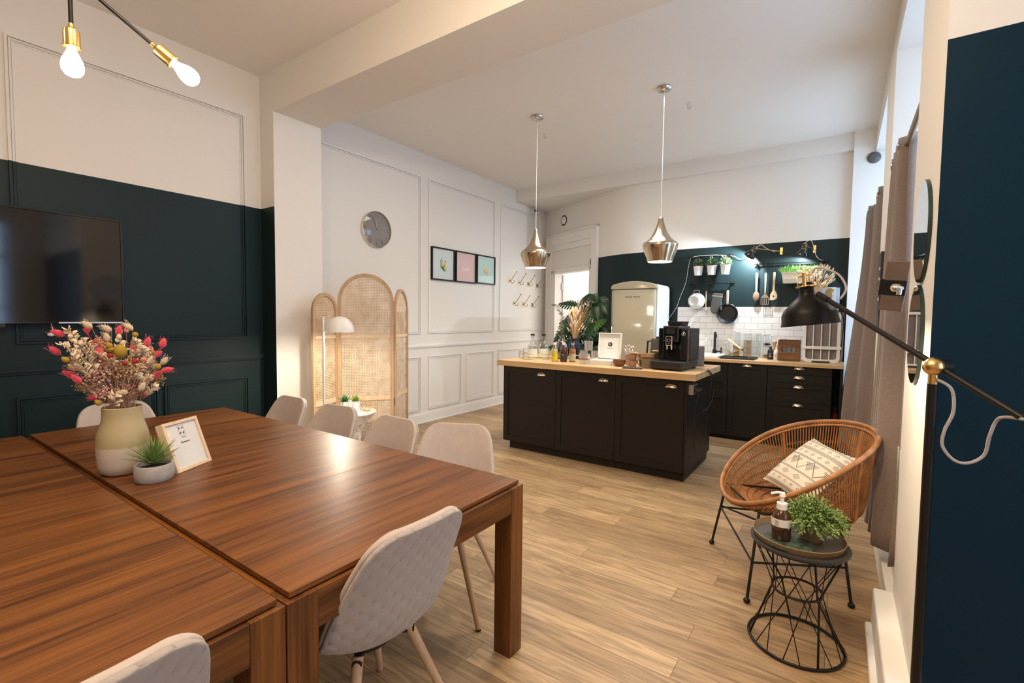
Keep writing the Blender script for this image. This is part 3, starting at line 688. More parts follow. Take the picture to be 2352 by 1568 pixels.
part('leaves', mb, mat('succulent_green', (.17, .27, .07), .5, var=.4, vscale=30), t, smooth=True, solid=.0015)

# ---- small standing frame
fz = R(118); tau = R(20)
t = thing('table_photo_frame', 'small pale wood frame with a white printed card leaning back on the dining table', 'picture frame', (-2.387, 0.9355, TZ+.001), rot=(-tau, 0, fz))
w2 = .098; hh = .226
part('frame', MB().frame(-w2, w2, 0, hh, .014, -.001, .034, 'y'), M_pine, t, bev=.001)
c = part('printed_card', MB().box(-w2+.013, w2-.013, .007, .010, .013, hh-.013), M_paper, t)
part('glazing', MB().box(-w2+.013, w2-.013, .004, .006, .013, hh-.013), M_picglass, t)
part('backing', MB().box(-w2+.012, w2-.012, .025, .030, .012, hh-.012), M_blackplastic, t)
part('easel_leg', MB().box(-.025, .025, .03, .034, .02, .17, Matrix.Translation((0, .034, .17)) @ Matrix.Rotation(R(38), 4, 'X') @ Matrix.Translation((0, -.034, -.17))), M_crate, t)
mb = MB()
for a, b in ((-.010, .19), (.006, .19), (-.010, .168), (.006, .168)): mb.prism([(a-.005, b-.004), (a+.005, b-.004), (a, b+.006)], .0064, .0070, 'y')
mb.frame(-.017, .014, .158, .202, .0006, .0064, .0070, 'y')
part('card_symbol', mb, M_ink, t)
text('card_lettering', 'Bienvenue', .012, M_ink, t, (0, .0066, .125), (R(90), 0, 0)); text('card_lettering', 'Welcome', .006, M_ink, t, (0, .0066, .147), (R(90), 0, 0))

# ---- television
t = thing('television', 'large black flat television on the dark green panelled wall', 'television', (XT, .595, 1.37))
part('bezel', MB().frame(-.66, .66, 0, .745, .012, .035, .075, 'x').box(.035, .05, -.655, .655, .005, .74), M_blackgloss, t, bev=.002)
part('screen', MB().box(.05, .068, -.648, .648, .012, .733), mat('screen_glass', (.004, .004, .006), .06, coat=.5), t)
part('wall_bracket', MB().box(0.002, .036, -.2, .2, .2, .5), M_black, t)
part('sensor_bar', MB().box(.04, .075, -.05, .05, -.022, 0), M_blackplastic, t)
part('metal_strip', MB().box(.0685, .0755, .3, .648, .001, .010), M_steel, t)
t = thing('wall_earpiece', 'small white rounded gadget with a cord hanging under the television', 'gadget', (XT+.02, .865, 1.295))
part('body', MB().sphere((0, 0, 0), .017, 12, 8, (.8, 1.2, .8)).sphere((0, .012, .01), .011), M_whiteplastic, t, smooth=True)
part('cord', MB().tube(spline([(0, .004, .01), (.004, .008, .035), (0, .002, .075)], 5), .003, 6), M_whiteplastic, t)

# ---- dining ceiling lamp
HX, HY, HZ = -2.10, .49, 2.545
t = thing('multi_arm_ceiling_lamp', 'black rod ceiling lamp with brass sockets and glowing bulbs above the table', 'ceiling lamp', (HX, HY, 0))
mb = MB().cyl((0, 0, HZ), (0, 0, ZC), .0075, n=10); part('stem', mb, M_black, t)
part('ceiling_rose', MB().lathe([(0, ZC-.03), (.055, ZC-.03), (.06, ZC)], 24), M_black, t, smooth=True, autos=40)
part('hub', MB().sphere((0, 0, HZ), .014), M_black, t)
def arm(e, sock=.066, rb=.030):
    e = Vector(e); o = Vector((0, 0, HZ)); d = (e-o).normalized(); a = part('arm', MB().cyl(o, e, .0062, n=10), M_black, t)
    q = d.to_track_quat('Z', 'Y').to_matrix().to_4x4(); S = Matrix.Translation(e) @ q
    s = part('socket', MB().lathe([(.007, -.012), (.009, 0), (.011, .004), (.021, .010), (.022, .02), (.022, .058), (.0235, .060), (.0235, .066), (.017, .066)], 24, mtx=S), M_brass, a, smooth=True, autos=35)
    b = part('bulb', MB().lathe([(.012, .064), (.013, .074), (.019, .088), (.027, .105), (.030, .122), (.028, .138), (.020, .150), (.008, .156), (0, .157)], 20, mtx=S), bulb_mat('lit_bulb', (1, .80, .52), 16) if 'lit_bulb' not in MATS else MATS['lit_bulb'], a, smooth=True)
    return S @ Vector((0, 0, .115))
ends = [arm((0, 0, HZ-.17)), arm((.088, .20, HZ-.165)), arm((-.16, -.40, HZ+.05)), arm((.95, .55, HZ+.45)), arm((.62, -.2, HZ+.35))]  # last three arms added out of view; the long right-hand ones brighten the beam
for i, e in enumerate(ends): point('dining_bulb_light', e+Vector((HX, HY, 0)), (2.2, 2.2, 2.2, 34, 16)[i], WARM, .03)
# ================================================================== KITCHEN SIDE WALL
# clock
mat_clockglass = glass_mat('clock_glass', (.97, .97, .97), .035)
t = thing('wall_clock', 'round grey wall clock with thin brass rim on the panelled white wall', 'clock', (XK, 3.778, 2.470), rot=(0, R(90), 0))
# local z points into the room, local x points down, local y along the wall
part('rim', MB().lathe([(.205, 0), (.213, 0), (.215, .02), (.213, .034), (.209, .036), (.207, .03), (.205, .02)], 56), mat('pale_brass', (.75, .66, .48), .25, metal=1), t, smooth=True, autos=40)
part('dial', MB().lathe([(0, .014), (.206, .014)], 56), mat('clock_grey', (.26, .24, .225), .6), t)
part('glass_dome', MB().lathe([(0, .046), (.07, .044), (.14, .038), (.206, .028)], 56), mat_clockglass, t, smooth=True)
def hand(name, ang, L_, w, m_, z):
    M_ = Matrix.Rotation(ang, 4, 'Z'); part(name, MB().box(-L_, .03, -w, w, z, z+.0015, M_), m_, t)
hand('minute_hand', R(22), .165, .0016, M_ink, .020); hand('hour_hand', R(-2), .115, .002, mat('pale_hand', (.75, .72, .68), .4), .018)
part('hand_pin', MB().cyl((0, 0, .014), (0, 0, .024), .005, n=12), M_ink, t)
for k in range(1, 13):
    a = R(k*30); text('numeral', str(k), .050, mat('clock_ink', (.10, .095, .09), .6), t, (-.168*math.cos(a), .168*math.sin(a), .0146), (0, 0, R(90)))
# three framed prints
def frame3(y0, y1, z0, z1, col, lab, kind):
    t = thing('framed_print', lab, 'picture', (XK, (y0+y1)/2, (z0+z1)/2), group='three black framed prints on the kitchen side wall')
    w = (y1-y0)/2; h = (z1-z0)/2
    part('frame', MB().frame(-w, w, -h, h, .018, 0, .035, 'x'), M_black, t, bev=.0015)
    part('print', MB().box(.004, .016, -w+.017, w-.017, -h+.017, h-.017), mat('print_'+kind, col, .6), t)
    part('glazing', MB().box(.022, .0235, -w+.018, w-.018, -h+.018, h-.018), M_picglass, t)
    part('paper_edge', MB().frame(-w+.017, w-.017, -h+.017, h-.017, .006, .016, .0164, 'x'), M_paper, t)
    return t
t = frame3(4.70, 5.165, 1.945, 2.395, (.66, .74, .74), 'framed print of a green drink with lemons on pale blue, leftmost of three', 'blue')
def blob(t, name, m_, y, z, ry, rz_, rot=0, x=.0166):
    M_ = Matrix.Translation((x, y, z)) @ Matrix.Rotation(rot, 4, 'X'); vs_ = [(ry*math.cos(a*PI/10), rz_*math.sin(a*PI/10)) for a in range(20)]
    return part(name, MB().prism(vs_, 0, .0006, 'x', M_), m_, t)
part('glass_motif', MB().prism([(-.055, -.06), (-.015, -.06), (-.01, .06), (-.06, .06)], .0164, .0168, 'x'), mat('print_green', (.36, .46, .38), .7), t)
part('straw_motif', MB().tube([(.0168, -.03, .06), (.0168, -.03, .09), (.0168, -.008, .096)], .002, 5), M_ink, t)
ML = mat('print_lemon', (.80, .55, .12), .7); MG = mat('print_leaf', (.02, .22, .09), .7)
blob(t, 'lemon_motif', ML, .03, .0, .026, .034, 0); blob(t, 'lemon_motif', ML, .048, -.05, .026, .038, .2, .0168)
for q in ((-.02, -.045, .012, .034, .5), (.012, -.035, .012, .032, -.5), (.0, -.075, .010, .026, 0), (.03, -.08, .010, .026, .8), (.045, .045, .008, .018, .9)):
    blob(t, 'leaf_motif', MG, q[0], q[1], q[2], q[3], q[4], .0172)
t = frame3(5.19, 5.648, 1.945, 2.395, (.76, .54, .52), 'framed pale pink print with white handwriting, middle of three', 'pink')
text('lettering', 'The', .035, M_inkw, t, (.017, -.04, .045), (R(90), R(-8), R(90))); text('lettering', 'Rules', .085, M_inkw, t, (.017, .01, -.02), (R(90), R(-8), R(90)))
t = frame3(5.672, 6.135, 1.955, 2.395, (.52, .72, .66), 'framed mint green print of a sandwich, rightmost of three', 'mint')
MB_ = mat('print_bread', (.80, .58, .30), .7); MH = mat('print_ham', (.62, .16, .12), .7)
part('sandwich_motif', MB().prism([(-.06, -.02), (.06, -.045), (.05, .0), (.0, .03), (-.05, .025)], .0164, .0168, 'x'), MB_, t)
for k in range(3): part('filling_motif', MB().prism([(-.06+.01*k, -.03-.016*k), (.058, -.05-.014*k), (.058, -.043-.014*k), (-.06+.01*k, -.022-.016*k)], .017, .0174, 'x'), MH if k != 1 else MB_, t)
# coat hooks
hook0 = None
for i, (y, z) in enumerate([(6.585, 2.052), (6.872, 2.045), (7.155, 2.037), (7.45, 2.028), (6.722, 1.682), (7.008, 1.675), (7.295, 1.668)]):
    lab = 'brass double coat hook on the white wall, %s' % ['leftmost of the upper row', 'second in the upper row', 'third in the upper row', 'last of the upper row by the doorway', 'leftmost of the lower row', 'middle of the lower row', 'right one of the lower row'][i]
    if hook0 is None:
        hook0 = thing('coat_hook', lab, 'hook', (XK, y, z), group='brass coat hooks')
        part('back_plate', MB().box(0, .006, -.02, .02, -.035, .035).cyl((0, 0, 0), (.03, 0, 0), .012, n=10), M_brassdark, hook0, bev=.002)
        part('long_arm', MB().tube([(.02, 0, .0), (.08, .0, .075), (.135, 0, .145)], .0055, 8).sphere((.138, 0, .149), .010), M_brassdark, hook0, smooth=True)
        part('short_arm', MB().tube([(.02, 0, -.005)]+arc((.055, 0, -.008), .032, R(200), R(375), 8), .0050, 8).sphere((.087, 0, .004), .007), M_brassdark, hook0, smooth=True)
    else: dup(hook0, (XK, y, z), label=lab)
# security camera, round vent, ceiling hooks
t = thing('security_camera', 'small white and black camera high in the kitchen corner', 'camera', (XK, 7.25, 3.33))
part('mount', MB().cyl((0, 0, 0), (.05, 0, 0), .035, n=20), M_whiteplastic, t, smooth=True, autos=40)
part('camera_head', MB().sphere((.085, -.01, 0), .042, sc=(1, 1, 1)), M_whiteplastic, t, smooth=True); part('lens_face', MB().sphere((.10, -.03, -.002), .032), M_blackgloss, t, smooth=True)
vc = A + (Bp-A).normalized()*0.614; vn = Vector(((Bp-A).y, -(Bp-A).x, 0)).normalized()
t = thing('round_wall_vent', 'round white ventilation disc with dark gap above the doorway', 'vent', (vc.x, vc.y, 3.15), rot=vn.to_track_quat('Z', 'Y').to_euler())
part('plate', MB().lathe([(0, 0), (.115, 0), (.112, .012), (.085, .016)], 32), M_white, t, smooth=True, autos=40)
part('gap_ring', MB().lathe([(.060, .0165), (.090, .0172), (.094, .014)], 32), M_ink, t); part('disc', MB().lathe([(0, .03), (.06, .03), (.069, .022), (.069, .01)], 32), M_white, t, smooth=True, autos=40)

# ================================================================== RATTAN SCREEN, LAMP, MARBLE TABLE
def cane_mat():
    m = bpy.data.materials.new('cane_weave'); m.use_nodes = True; nt = m.node_tree; L = nt.links; b = nt.nodes['Principled BSDF']; out = nt.nodes['Material Output']
    tc = nt.nodes.new('ShaderNodeTexCoord'); sp = nt.nodes.new('ShaderNodeSeparateXYZ'); L.new(tc.outputs['Object'], sp.inputs[0])
    def mth(op, a, b_=None):
        n = nt.nodes.new('ShaderNodeMath'); n.operation = op
        for k, q in enumerate((a, b_)):
            if q is None: continue
            if isinstance(q, (int, float)): n.inputs[k].default_value = q
            else: L.new(q, n.inputs[k])
        return n.outputs[0]
    P_ = .0155
    fx = mth('ABSOLUTE', mth('SUBTRACT', mth('FRACT', mth('DIVIDE', mth('ADD', sp.outputs['X'], 5.0), P_)), .5))
    fz = mth('ABSOLUTE', mth('SUBTRACT', mth('FRACT', mth('DIVIDE', mth('ADD', sp.outputs['Z'], 5.0), P_)), .5))
    o8 = mth('ADD', fx, fz); mxx = mth('MAXIMUM', fx, fz)
    hole = mth('MULTIPLY', mth('LESS_THAN', o8, .44), mth('LESS_THAN', mxx, .29))
    t = nt.nodes.new('ShaderNodeBsdfTransparent'); mx = nt.nodes.new('ShaderNodeMixShader'); L.new(hole, mx.inputs[0]); L.new(b.outputs[0], mx.inputs[1]); L.new(t.outputs[0], mx.inputs[2]); L.new(mx.outputs[0], out.inputs['Surface'])
    n = nt.nodes.new('ShaderNodeTexNoise'); n.inputs['Scale'].default_value = 12; r = nt.nodes.new('ShaderNodeValToRGB'); L.new(n.outputs['Fac'], r.inputs['Fac'])
    r.color_ramp.elements[0].color = (.58, .40, .24, 1); r.color_ramp.elements[1].color = (.76, .58, .39, 1); r.color_ramp.elements[0].position = .35; r.color_ramp.elements[1].position = .65
    L.new(tc.outputs['Object'], n.inputs['Vector']); L.new(r.outputs['Color'], b.inputs['Base Color']); b.inputs['Roughness'].default_value = .6
    bp = nt.nodes.new('ShaderNodeBump'); bp.inputs['Strength'].default_value = .6; bp.inputs['Distance'].default_value = .002; L.new(mth('MULTIPLY', o8, 1.0), bp.inputs['Height']); L.new(bp.outputs['Normal'], b.inputs['Normal'])
    return m
M_cane = cane_mat()
sA, sB, sC, sD = Vector((-4.04, 2.84, 0)), Vector((-3.70, 3.26, 0)), Vector((-3.95, 3.67, 0)), Vector((-3.925, 2.495, 0))
scr = thing('rattan_folding_screen', 'three-panel arched folding screen of pale wood and woven cane beside the pilaster', 'room divider', (0, 0, 0))
def panel(p, q, H, lab):
    d = q-p; w = d.length/2-.004; c = (p+q)/2; ang = math.atan2(d.y, d.x); t_ = .026; fw = .033
    def outline(ww, top, bot, n=18):
        r = ww; zs = top-r*1.04; o = [(-ww, bot)]
        for i in range(n+1): a = PI-PI*i/n; o.append((ww*math.cos(a), zs+(top-zs)*math.sin(a)))
        return o+[(ww, bot)]
    mb = MB(); O = outline(w, H, 0.0); I = outline(w-fw, H-fw, 0.0); n = len(O); h = t_/2
    vs_ = []; fs = []
    for a, b in zip(O, I):
        for y in (-h, h): vs_ += [(a[0], y, a[1]), (b[0], y, b[1])]
    for i in range(n-1):
        a, b = i*4, (i+1)*4
        fs += [(a, a+1, b+1, b), (a+2, b+2, b+3, a+3), (a, b, b+2, a+2), (a+1, a+3, b+3, b+1)]
    fs += [(0, 2, 3, 1), ((n-1)*4, (n-1)*4+1, (n-1)*4+3, (n-1)*4+2)]
    mb.add(vs_, fs)
    fr = part('panel_frame', mb, M_ashwood, scr, loc=c, rot=(0, 0, ang), bev=.0015, label=lab)
    mb = MB(); 
    for z in (.13, .60, 1.225): mb.box(-w+fw-.001, w-fw+.001, -h+.003, h-.003, z, z+(.045 if z < 1 else .03))
    part('cross_rail', mb, M_pine, fr, bev=.001)
    mb = MB(); I2 = outline(w-fw-.002, H-fw-.002, .175); mb.prism(I2, -.002, .002, 'y'); part('cane_webbing', mb, M_cane, fr)
    mb = MB()
    for k in range(-3, 4, 1):
        for s in (-1, 1): mb.tube([(-.13*s+k*.03, -.0035, H-.5), (.13*s+k*.03, -.0035, H-.24)], .0011, 4)
    part('diagonal_strands', mb, M_ashwood, fr)
    return fr
panel(sA, sB, 1.86, 'tall middle panel'); panel(sB, sC, 1.73, 'right panel'); panel(sD, sA, 1.655, 'left panel')
for p in (sA, sB):
    for z in (.55, 1.3): part('hinge', MB().cyl((p.x, p.y, z), (p.x, p.y, z+.06), .007, n=10), M_brassdark, scr)

t = thing('white_floor_lamp', 'slim white floor lamp with a dome shade lit in front of the rattan screen', 'floor lamp', (-3.44, 2.29, 0))
part('base', MB().lathe([(0, 0), (.13, 0), (.13, .012), (.01, .018)], 32), M_whitemetal, t, smooth=True, autos=40)
part('pole', MB().cyl((0, 0, .015), (0, 0, 1.435), .0095, n=14), M_whitemetal, t, smooth=True, autos=50)
sd = Vector((.272, .962, 0)).normalized(); sc_ = sd*.130
mb = MB().lathe([(.118, 0), (.117, .012), (.112, .045), (.098, .078), (.075, .105), (.045, .122), (0, .130), (0, .126), (.043, .118), (.072, .101), (.094, .075), (.108, .045), (.113, .012), (.114, 0)], 36, c=(sc_.x, sc_.y, 1.308), closed=False); 
part('lamp_shade', mb, M_whitemetal, t, smooth=True, autos=60)
part('shade_arm', MB().cyl((0, 0, 1.312), (sd.x*.03, sd.y*.03, 1.312), .006), M_whitemetal, t)
part('bulb', MB().sphere((sc_.x, sc_.y, 1.355), .028), bulb_mat('lit_bulb_warm', (1, .86, .62), 10), t, smooth=True)
point('white_floor_lamp_light', (-3.44+sc_.x, 2.29+sc_.y, 1.340), 23, (1, .90, .72), .03)

M_marble = mat('white_marble', (.80, .77, .73), .25); 
def marble():
    nt = M_marble.node_tree; L = nt.links; b = nt.nodes['Principled BSDF']; tc = nt.nodes.new('ShaderNodeTexCoord'); n = nt.nodes.new('ShaderNodeTexNoise'); n.inputs['Scale'].default_value = 7; n.inputs['Detail'].default_value = 6; n.inputs['Distortion'].default_value = 2.5
    r = nt.nodes.new('ShaderNodeValToRGB'); e = r.color_ramp.elements; e[0].position = .46; e[0].color = (.84, .82, .79, 1); e[1].position = .54; e[1].color = (.84, .82, .79, 1); q = e.new(.5); q.color = (.40, .34, .28, 1)
    L.new(tc.outputs['Object'], n.inputs['Vector']); L.new(n.outputs['Fac'], r.inputs['Fac']); L.new(r.outputs['Color'], b.inputs['Base Color'])
marble()
t = thing('marble_side_table', 'small round white marble pedestal table in front of the rattan screen', 'side table', (-3.69, 2.785, 0))
part('tabletop', MB().lathe([(0, .535), (.18, .535), (.188, .54), (.188, .55), (.183, .555), (0, .555)], 40), M_marble, t, smooth=True, autos=40)
part('pedestal', MB().lathe([(.135, 0), (.135, .02), (.10, .05), (.055, .15), (.045, .25), (.055, .37), (.10, .46), (.165, .52), (.178, .534)], 40), M_marble, t, smooth=True, autos=50)
mz = .5555
def spiky(t, n, L0, L1, w, m_, z0, spread=80):
    mb = MB()
    for k in range(n):
        a = k*2.4; el = R(85-(spread/n)*k); d = Vector((math.cos(a)*math.cos(el), math.sin(a)*math.cos(el), math.sin(el))); s = d.cross(Vector((0, 0, 1))).normalized(); rows = []; L_ = random.uniform(L0, L1)
        for j in range(5):
            u = j/4; ww = w*math.sin(PI*min(.97, u*.8+.2)); c = Vector((0, 0, z0))+d*L_*u; rows.append([c-s*ww, c+Vector((0, 0, -ww*.5)), c+s*ww])
        mb.grid(rows)
    part('leaves', mb, m_, t, smooth=True, solid=.001)
M_suc = mat('jade_leaf', (.05, .16, .06), .5, var=.4, vscale=40); M_sucy = mat('lime_leaf', (.25, .32, .05), .5, var=.3, vscale=40)
for (x, y, m_, lab) in ((-3.755, 2.715, M_suc, 'white pot with a dark spiky succulent, left on the marble side table'), (-3.695, 2.79, M_sucy, 'white pot with a lime green rosette plant, right of the other on the marble table')):
    t = thing('potted_succulent', lab, 'plant', (x, y, mz), group='white potted succulents on the marble table')
    part('pot', MB().lathe([(0, 0), (.036, 0), (.042, .08), (.043, .095), (.039, .095), (.036, .08), (0, .078)], 24), M_whiteplastic, t, smooth=True, autos=50)
    spiky(t, 34, .05, .085, .009, m_, .085)
t = thing('hand_cream_tube', 'pale squeeze tube standing between the plants on the marble table', 'tube', (-3.675, 2.712, mz))
part('tube_body', MB().lathe([(.017, .028), (.02, .06), (.021, .10)], 16, sy=.8).box(-.023, .023, -.003, .003, .10, .113), M_whiteplastic, t, smooth=True, autos=40); part('cap', MB().lathe([(0, 0), (.015, 0), (.017, .028), (0, .028)], 16), mat('grey_cap', (.45, .43, .40), .5), t, smooth=True, autos=40)
t = thing('geometric_tealight_holder', 'small brass wire and glass geometric candle holder on the marble table', 'candle holder', (-3.615, 2.855, mz))
top = [(0, 0, .10)]; mid = [(.055*math.cos(k*PI/3), .055*math.sin(k*PI/3), .055 if k % 2 else .07) for k in range(6)]; bot = [(.034*math.cos(k*PI/3+.5), .034*math.sin(k*PI/3+.5), .003) for k in range(6)]
mb = MB()
for k in range(6):
    mb.tube([mid[k], mid[(k+1) % 6]], .0017, 6); mb.tube([bot[k], bot[(k+1) % 6]], .0017, 6); mb.tube([mid[k], bot[k]], .0017, 6); mb.tube([mid[k], bot[(k+5) % 6]], .0017, 6)
    if k % 2: mb.tube([mid[k], top[0]], .0017, 6)
part('wire_frame', mb, M_brass, t)
part('glass_facets', MB().add([Vector(q)*.97 for q in mid]+[Vector(q)*.97 for q in bot], [(k, (k+1) % 6, 6+(k+1) % 6, 6+k) for k in range(6)]), M_glass, t)
part('tealight', MB().cyl((0, 0, .004), (0, 0, .02), .019, n=20), M_paper, t)
# ================================================================== KITCHEN ISLAND
IZ = 0.975; IF = 4.25
def cup_handle(parent, x, y, z):
    """bin-pull handle on a front facing -y"""
    mb = MB(); w = .047; rows = []
    for i in range(9):
        a = PI*i/8; row = []
        for j in range(6):
            b = R(90)*j/5; row.append((-w*math.cos(a)*(1-.18*math.sin(b)), -.020*math.sin(b)*math.sin(a)**.6-.001, .026*math.sin(a)**.8*math.cos(b)))
        rows.append(row)
    mb.grid(rows); mb.tube([(-w, -.002, 0)]+[(-w*math.cos(PI*i/10), -.002, .028*math.sin(PI*i/10)**.8) for i in range(1, 10)]+[(w, -.002, 0)], .0024, 6)
    mb.cyl((-w-.004, -.003, .001), (-w+.006, -.003, .001), .004, n=8).cyl((w-.006, -.003, .001), (w+.004, -.003, .001), .004, n=8)
    return part('handle', mb, M_handle, parent, loc=(x, y, z), smooth=True, fixn=False)
def shaker(name, parent, x0, x1, z0, z1, y, hx=None, hz_=None, fw=.062, flat=False):
    g = .0018; mb = MB()
    if flat: mb.box(x0+g, x1-g, y, y+.019, z0+g, z1-g)
    else:
        mb.frame(x0+g, x1-g, z0+g, z1-g, fw, y, y+.019, 'y'); mb.box(x0+fw-.002, x1-fw+.002, y+.008, y+.016, z0+fw-.002, z1-fw+.002)
    d = part(name, mb, M_cab, parent, bev=.0015)
    if hx is not None: cup_handle(d, hx, y, hz_)
    return d
labs = ['black shaker cupboard at the left end of the kitchen island', 'black shaker cupboard in the middle of the kitchen island', 'black shaker cupboard at the right end of the kitchen island, by the coffee machine']
xs = [(-3.045, -2.385), (-2.385, -1.738), (-1.738, -1.098)]
for (x0, x1), hx, lab in zip(xs, (-2.56, -1.86, -1.215), labs):
    t = thing('island_cabinet', lab, 'cabinet', ((x0+x1)/2, IF, 0), group='kitchen island cabinets'); w = (x1-x0)/2
    part('carcass', MB().box(-w+.001, w-.001, .021, .59, .085, .905), M_cab, t)
    part('plinth', MB().box(-w+(.06 if x0 < -3 else .001), w-.001, .05, .55, 0, .085), M_cab, t)
    shaker('door', t, -w, w, .085, .915, 0, hx-(x0+x1)/2, .838)
t = thing('island_end_panel', 'black end panel of the island facing the rattan chair', 'panel', (0, 0, 0))
part('end_panel', MB().box(-1.097, -1.078, IF+.0, 5.20, .085, .915), M_cab, t, bev=.001)
part('end_plinth', MB().box(-1.125, -1.104, IF+.04, 5.16, 0, .085), M_cab, t)
solo('island_rear_cabinet', MB().box(-3.044, -1.10, 4.845, 5.19, .0, .912), M_cab, 'black rear carcass of the island facing the back wall', 'cabinet')
solo('island_worktop', MB().box(-3.105, -1.0, 4.205, 5.235, .917, IZ), M_oakx, 'thick oak worktop on the black kitchen island', 'worktop', bev=.002)
Z = IZ+.0008
# socket box and cables on the island end
t = thing('double_power_socket', 'steel double socket box with plugs on the end of the island', 'power socket', (-1.077, 4.36, .83))
part('socket_box', MB().box(0, .045, -.075, .075, -.045, .045), M_steel, t, bev=.004)
mb = MB().cyl((.045, -.035, 0), (.05, -.035, 0), .028, n=20).cyl((.045, .035, 0), (.05, .035, 0), .028, n=20); part('socket_face', mb, M_blackplastic, t)
part('plug', MB().cyl((.046, -.035, 0), (.09, -.035, -.012), .017, n=14), M_blackplastic, t); part('plug', MB().cyl((.046, .035, 0), (.09, .035, -.012), .017, n=14), M_blackplastic, t)
solo('power_cable', MB().tube(spline([(-.985, 4.60, .985), (-.96, 4.66, .93), (-.955, 4.72, .80), (-.97, 4.68, .66), (-1.0, 4.50, .62), (-1.0, 4.40, .80)], 8), .0045, 8), M_blackplastic, 'short black cable looping from the worktop edge to the socket', 'cable', smooth=True)
solo('power_cable', MB().tube(spline([(-.985, 4.56, .984), (-.955, 4.60, .90), (-.99, 4.64, .6), (-1.0, 4.62, .35), (-1.03, 4.50, .24), (-1.035, 4.38, .32), (-1.03, 4.34, .6), (-1.0, 4.33, .80)], 8), .0045, 8), M_blackplastic, 'long black cable hanging down the island end in a loop', 'cable', smooth=True)
# --- tray with two water bottles
t = thing('glass_tray', 'round brass rimmed glass tray under the two water bottles', 'tray', (-2.86, 4.62, Z))
mb = MB()
for z in (.003, .055): mb.tube([(.165*math.cos(a*PI/18), .165*math.sin(a*PI/18), z) for a in range(36)], .003, 6, closed=True)
for k in range(6): mb.cyl((.165*math.cos(k*PI/3), .165*math.sin(k*PI/3), 0.001), (.165*math.cos(k*PI/3), .165*math.sin(k*PI/3), .055), .002, n=6)
part('brass_rim', mb, M_brass, t, smooth=True); part('glass_side', MB().lathe([(.163, .004), (.163, .052)], 36), M_glass, t, smooth=True)
part('mirror_base', MB().lathe([(0, .001), (.164, .001), (.164, .004), (0, .004)], 36), mat('tray_base', (.72, .58, .30), .25, metal=.6), t)
for s in (-1, 1): part('handle', MB().tube([(s*.165, -.035, .055), (s*.195, -.03, .075), (s*.195, .03, .075), (s*.165, .035, .055)], .003, 6), M_brass, t, smooth=True)
def wbottle(x, y, lab):
    t = thing('water_bottle', lab, 'bottle', (x, y, Z+.0045), rz=R(31), group='clear water bottles on the island tray')
    pr = [(0, 0), (.052, 0), (.056, .006), (.056, .125), (.050, .150), (.030, .178), (.021, .195), (.020, .245), (.023, .247), (.023, .257), (.018, .257)]
    part('glass_body', MB().lathe(pr, 28), M_jarglass, t, smooth=True, autos=60); part('cap', MB().lathe([(0, .276), (.024, .276), (.024, .256), (0, .256)], 20), M_blackplastic, t, smooth=True, autos=40)
    mb = MB()
    for k in range(9): mb.lathe([(.0568, .014+k*.0105), (.0568, .0205+k*.0105)], 28)
    part('white_stripes', mb, M_inkw, t)
    text('bottle_lettering', 'WATER', .026, M_ink, t, (0, -.0575, .126), (R(90), 0, 0))
wbottle(-2.93, 4.66, 'clear glass water bottle with stripes on the tray, left of the pair'); wbottle(-2.825, 4.735, 'clear glass water bottle with stripes on the tray, right of the pair')
# --- vases with dried stems
t = thing('smoked_glass_vase', 'round smoky glass vase with a narrow flared neck on the island', 'vase', (-2.62, 4.80, Z))
part('glass_body', MB().lathe([(0, 0), (.05, 0), (.075, .03), (.085, .09), (.075, .15), (.045, .20), (.026, .225), (.024, .25), (.045, .268), (.042, .270)], 28), glass_mat('smoked_glass', (.22, .22, .20), .25), t, smooth=True)
t = thing('eucalyptus_branch', 'grey green eucalyptus branch curving up from the smoky vase', 'dried foliage', (-2.62, 4.80, Z))
ep = spline([(0, 0, .02), (0, 0, .24), (-.02, 0, .36), (.0, .0, .46), (-.035, .01, .54), (-.075, -.01, .60), (-.105, -.02, .615)], 6); part('stem', MB().tube(ep, .003, 6), M_stem, t, smooth=True)
mb = MB()
for k in range(44):
    c = ep[min(len(ep)-1, 8+int(k*(len(ep)-9)/43))]; a = random.uniform(0, 6.3); d = Vector((math.cos(a), math.sin(a), random.uniform(-.2, .6))); leaf(mb, c, d, Vector((0, 0, 1))+d*.3, .034, .019)
part('leaves', mb, mat('eucalyptus', (.27, .27, .18), .8, var=.2, vscale=20), t, smooth=True, solid=.001)
t = thing('black_vase', 'dark vase holding a bunch of dried wheat and lavender on the island', 'vase', (-2.52, 4.92, Z))
part('body', MB().lathe([(0, 0), (.05, 0), (.065, .02), (.068, .12), (.06, .18), (.048, .21), (.052, .235), (.047, .235), (.043, .21), (0, .20)], 28), mat('black_vase_glaze', (.012, .014, .03), .2), t, smooth=True, autos=50)
def bunch(name, lab, cat, loc, n, h0, h1, spread, m_, hl, hr, grp, lean=(0, 0)):
    r_ = thing(name, lab, cat, loc, group=grp); hb = MB(); sb = MB()
    for k in range(n):
        a = random.uniform(0, 6.3); rr = spread*math.sqrt(random.random()); h = random.uniform(h0, h1)
        p = Vector((math.cos(a)*rr+lean[0], math.sin(a)*rr+lean[1], h)); q = Vector((random.uniform(-.02, .02), random.uniform(-.02, .02), 0.005))
        sb.tube([q, q.lerp(p, .5)+Vector((0, 0, .02)), p], .0012, 4); head(p, (p-q).normalized(), hl*random.uniform(.8, 1.2), hr*random.uniform(.8, 1.2), hb)
    o_ = part('seed_heads', hb, m_, r_, smooth=True); o_['kind'] = 'stuff'; part('stems', sb, M_stem if m_ != M_wheat else M_wheat, r_); return r_
M_wheat = mat('wheat_straw', (.70, .53, .33), .85, var=.15, vscale=60); M_lav = mat('lavender_dry', (.14, .10, .16), .9); M_dry = mat('dry_twig', (.12, .07, .06), .9)
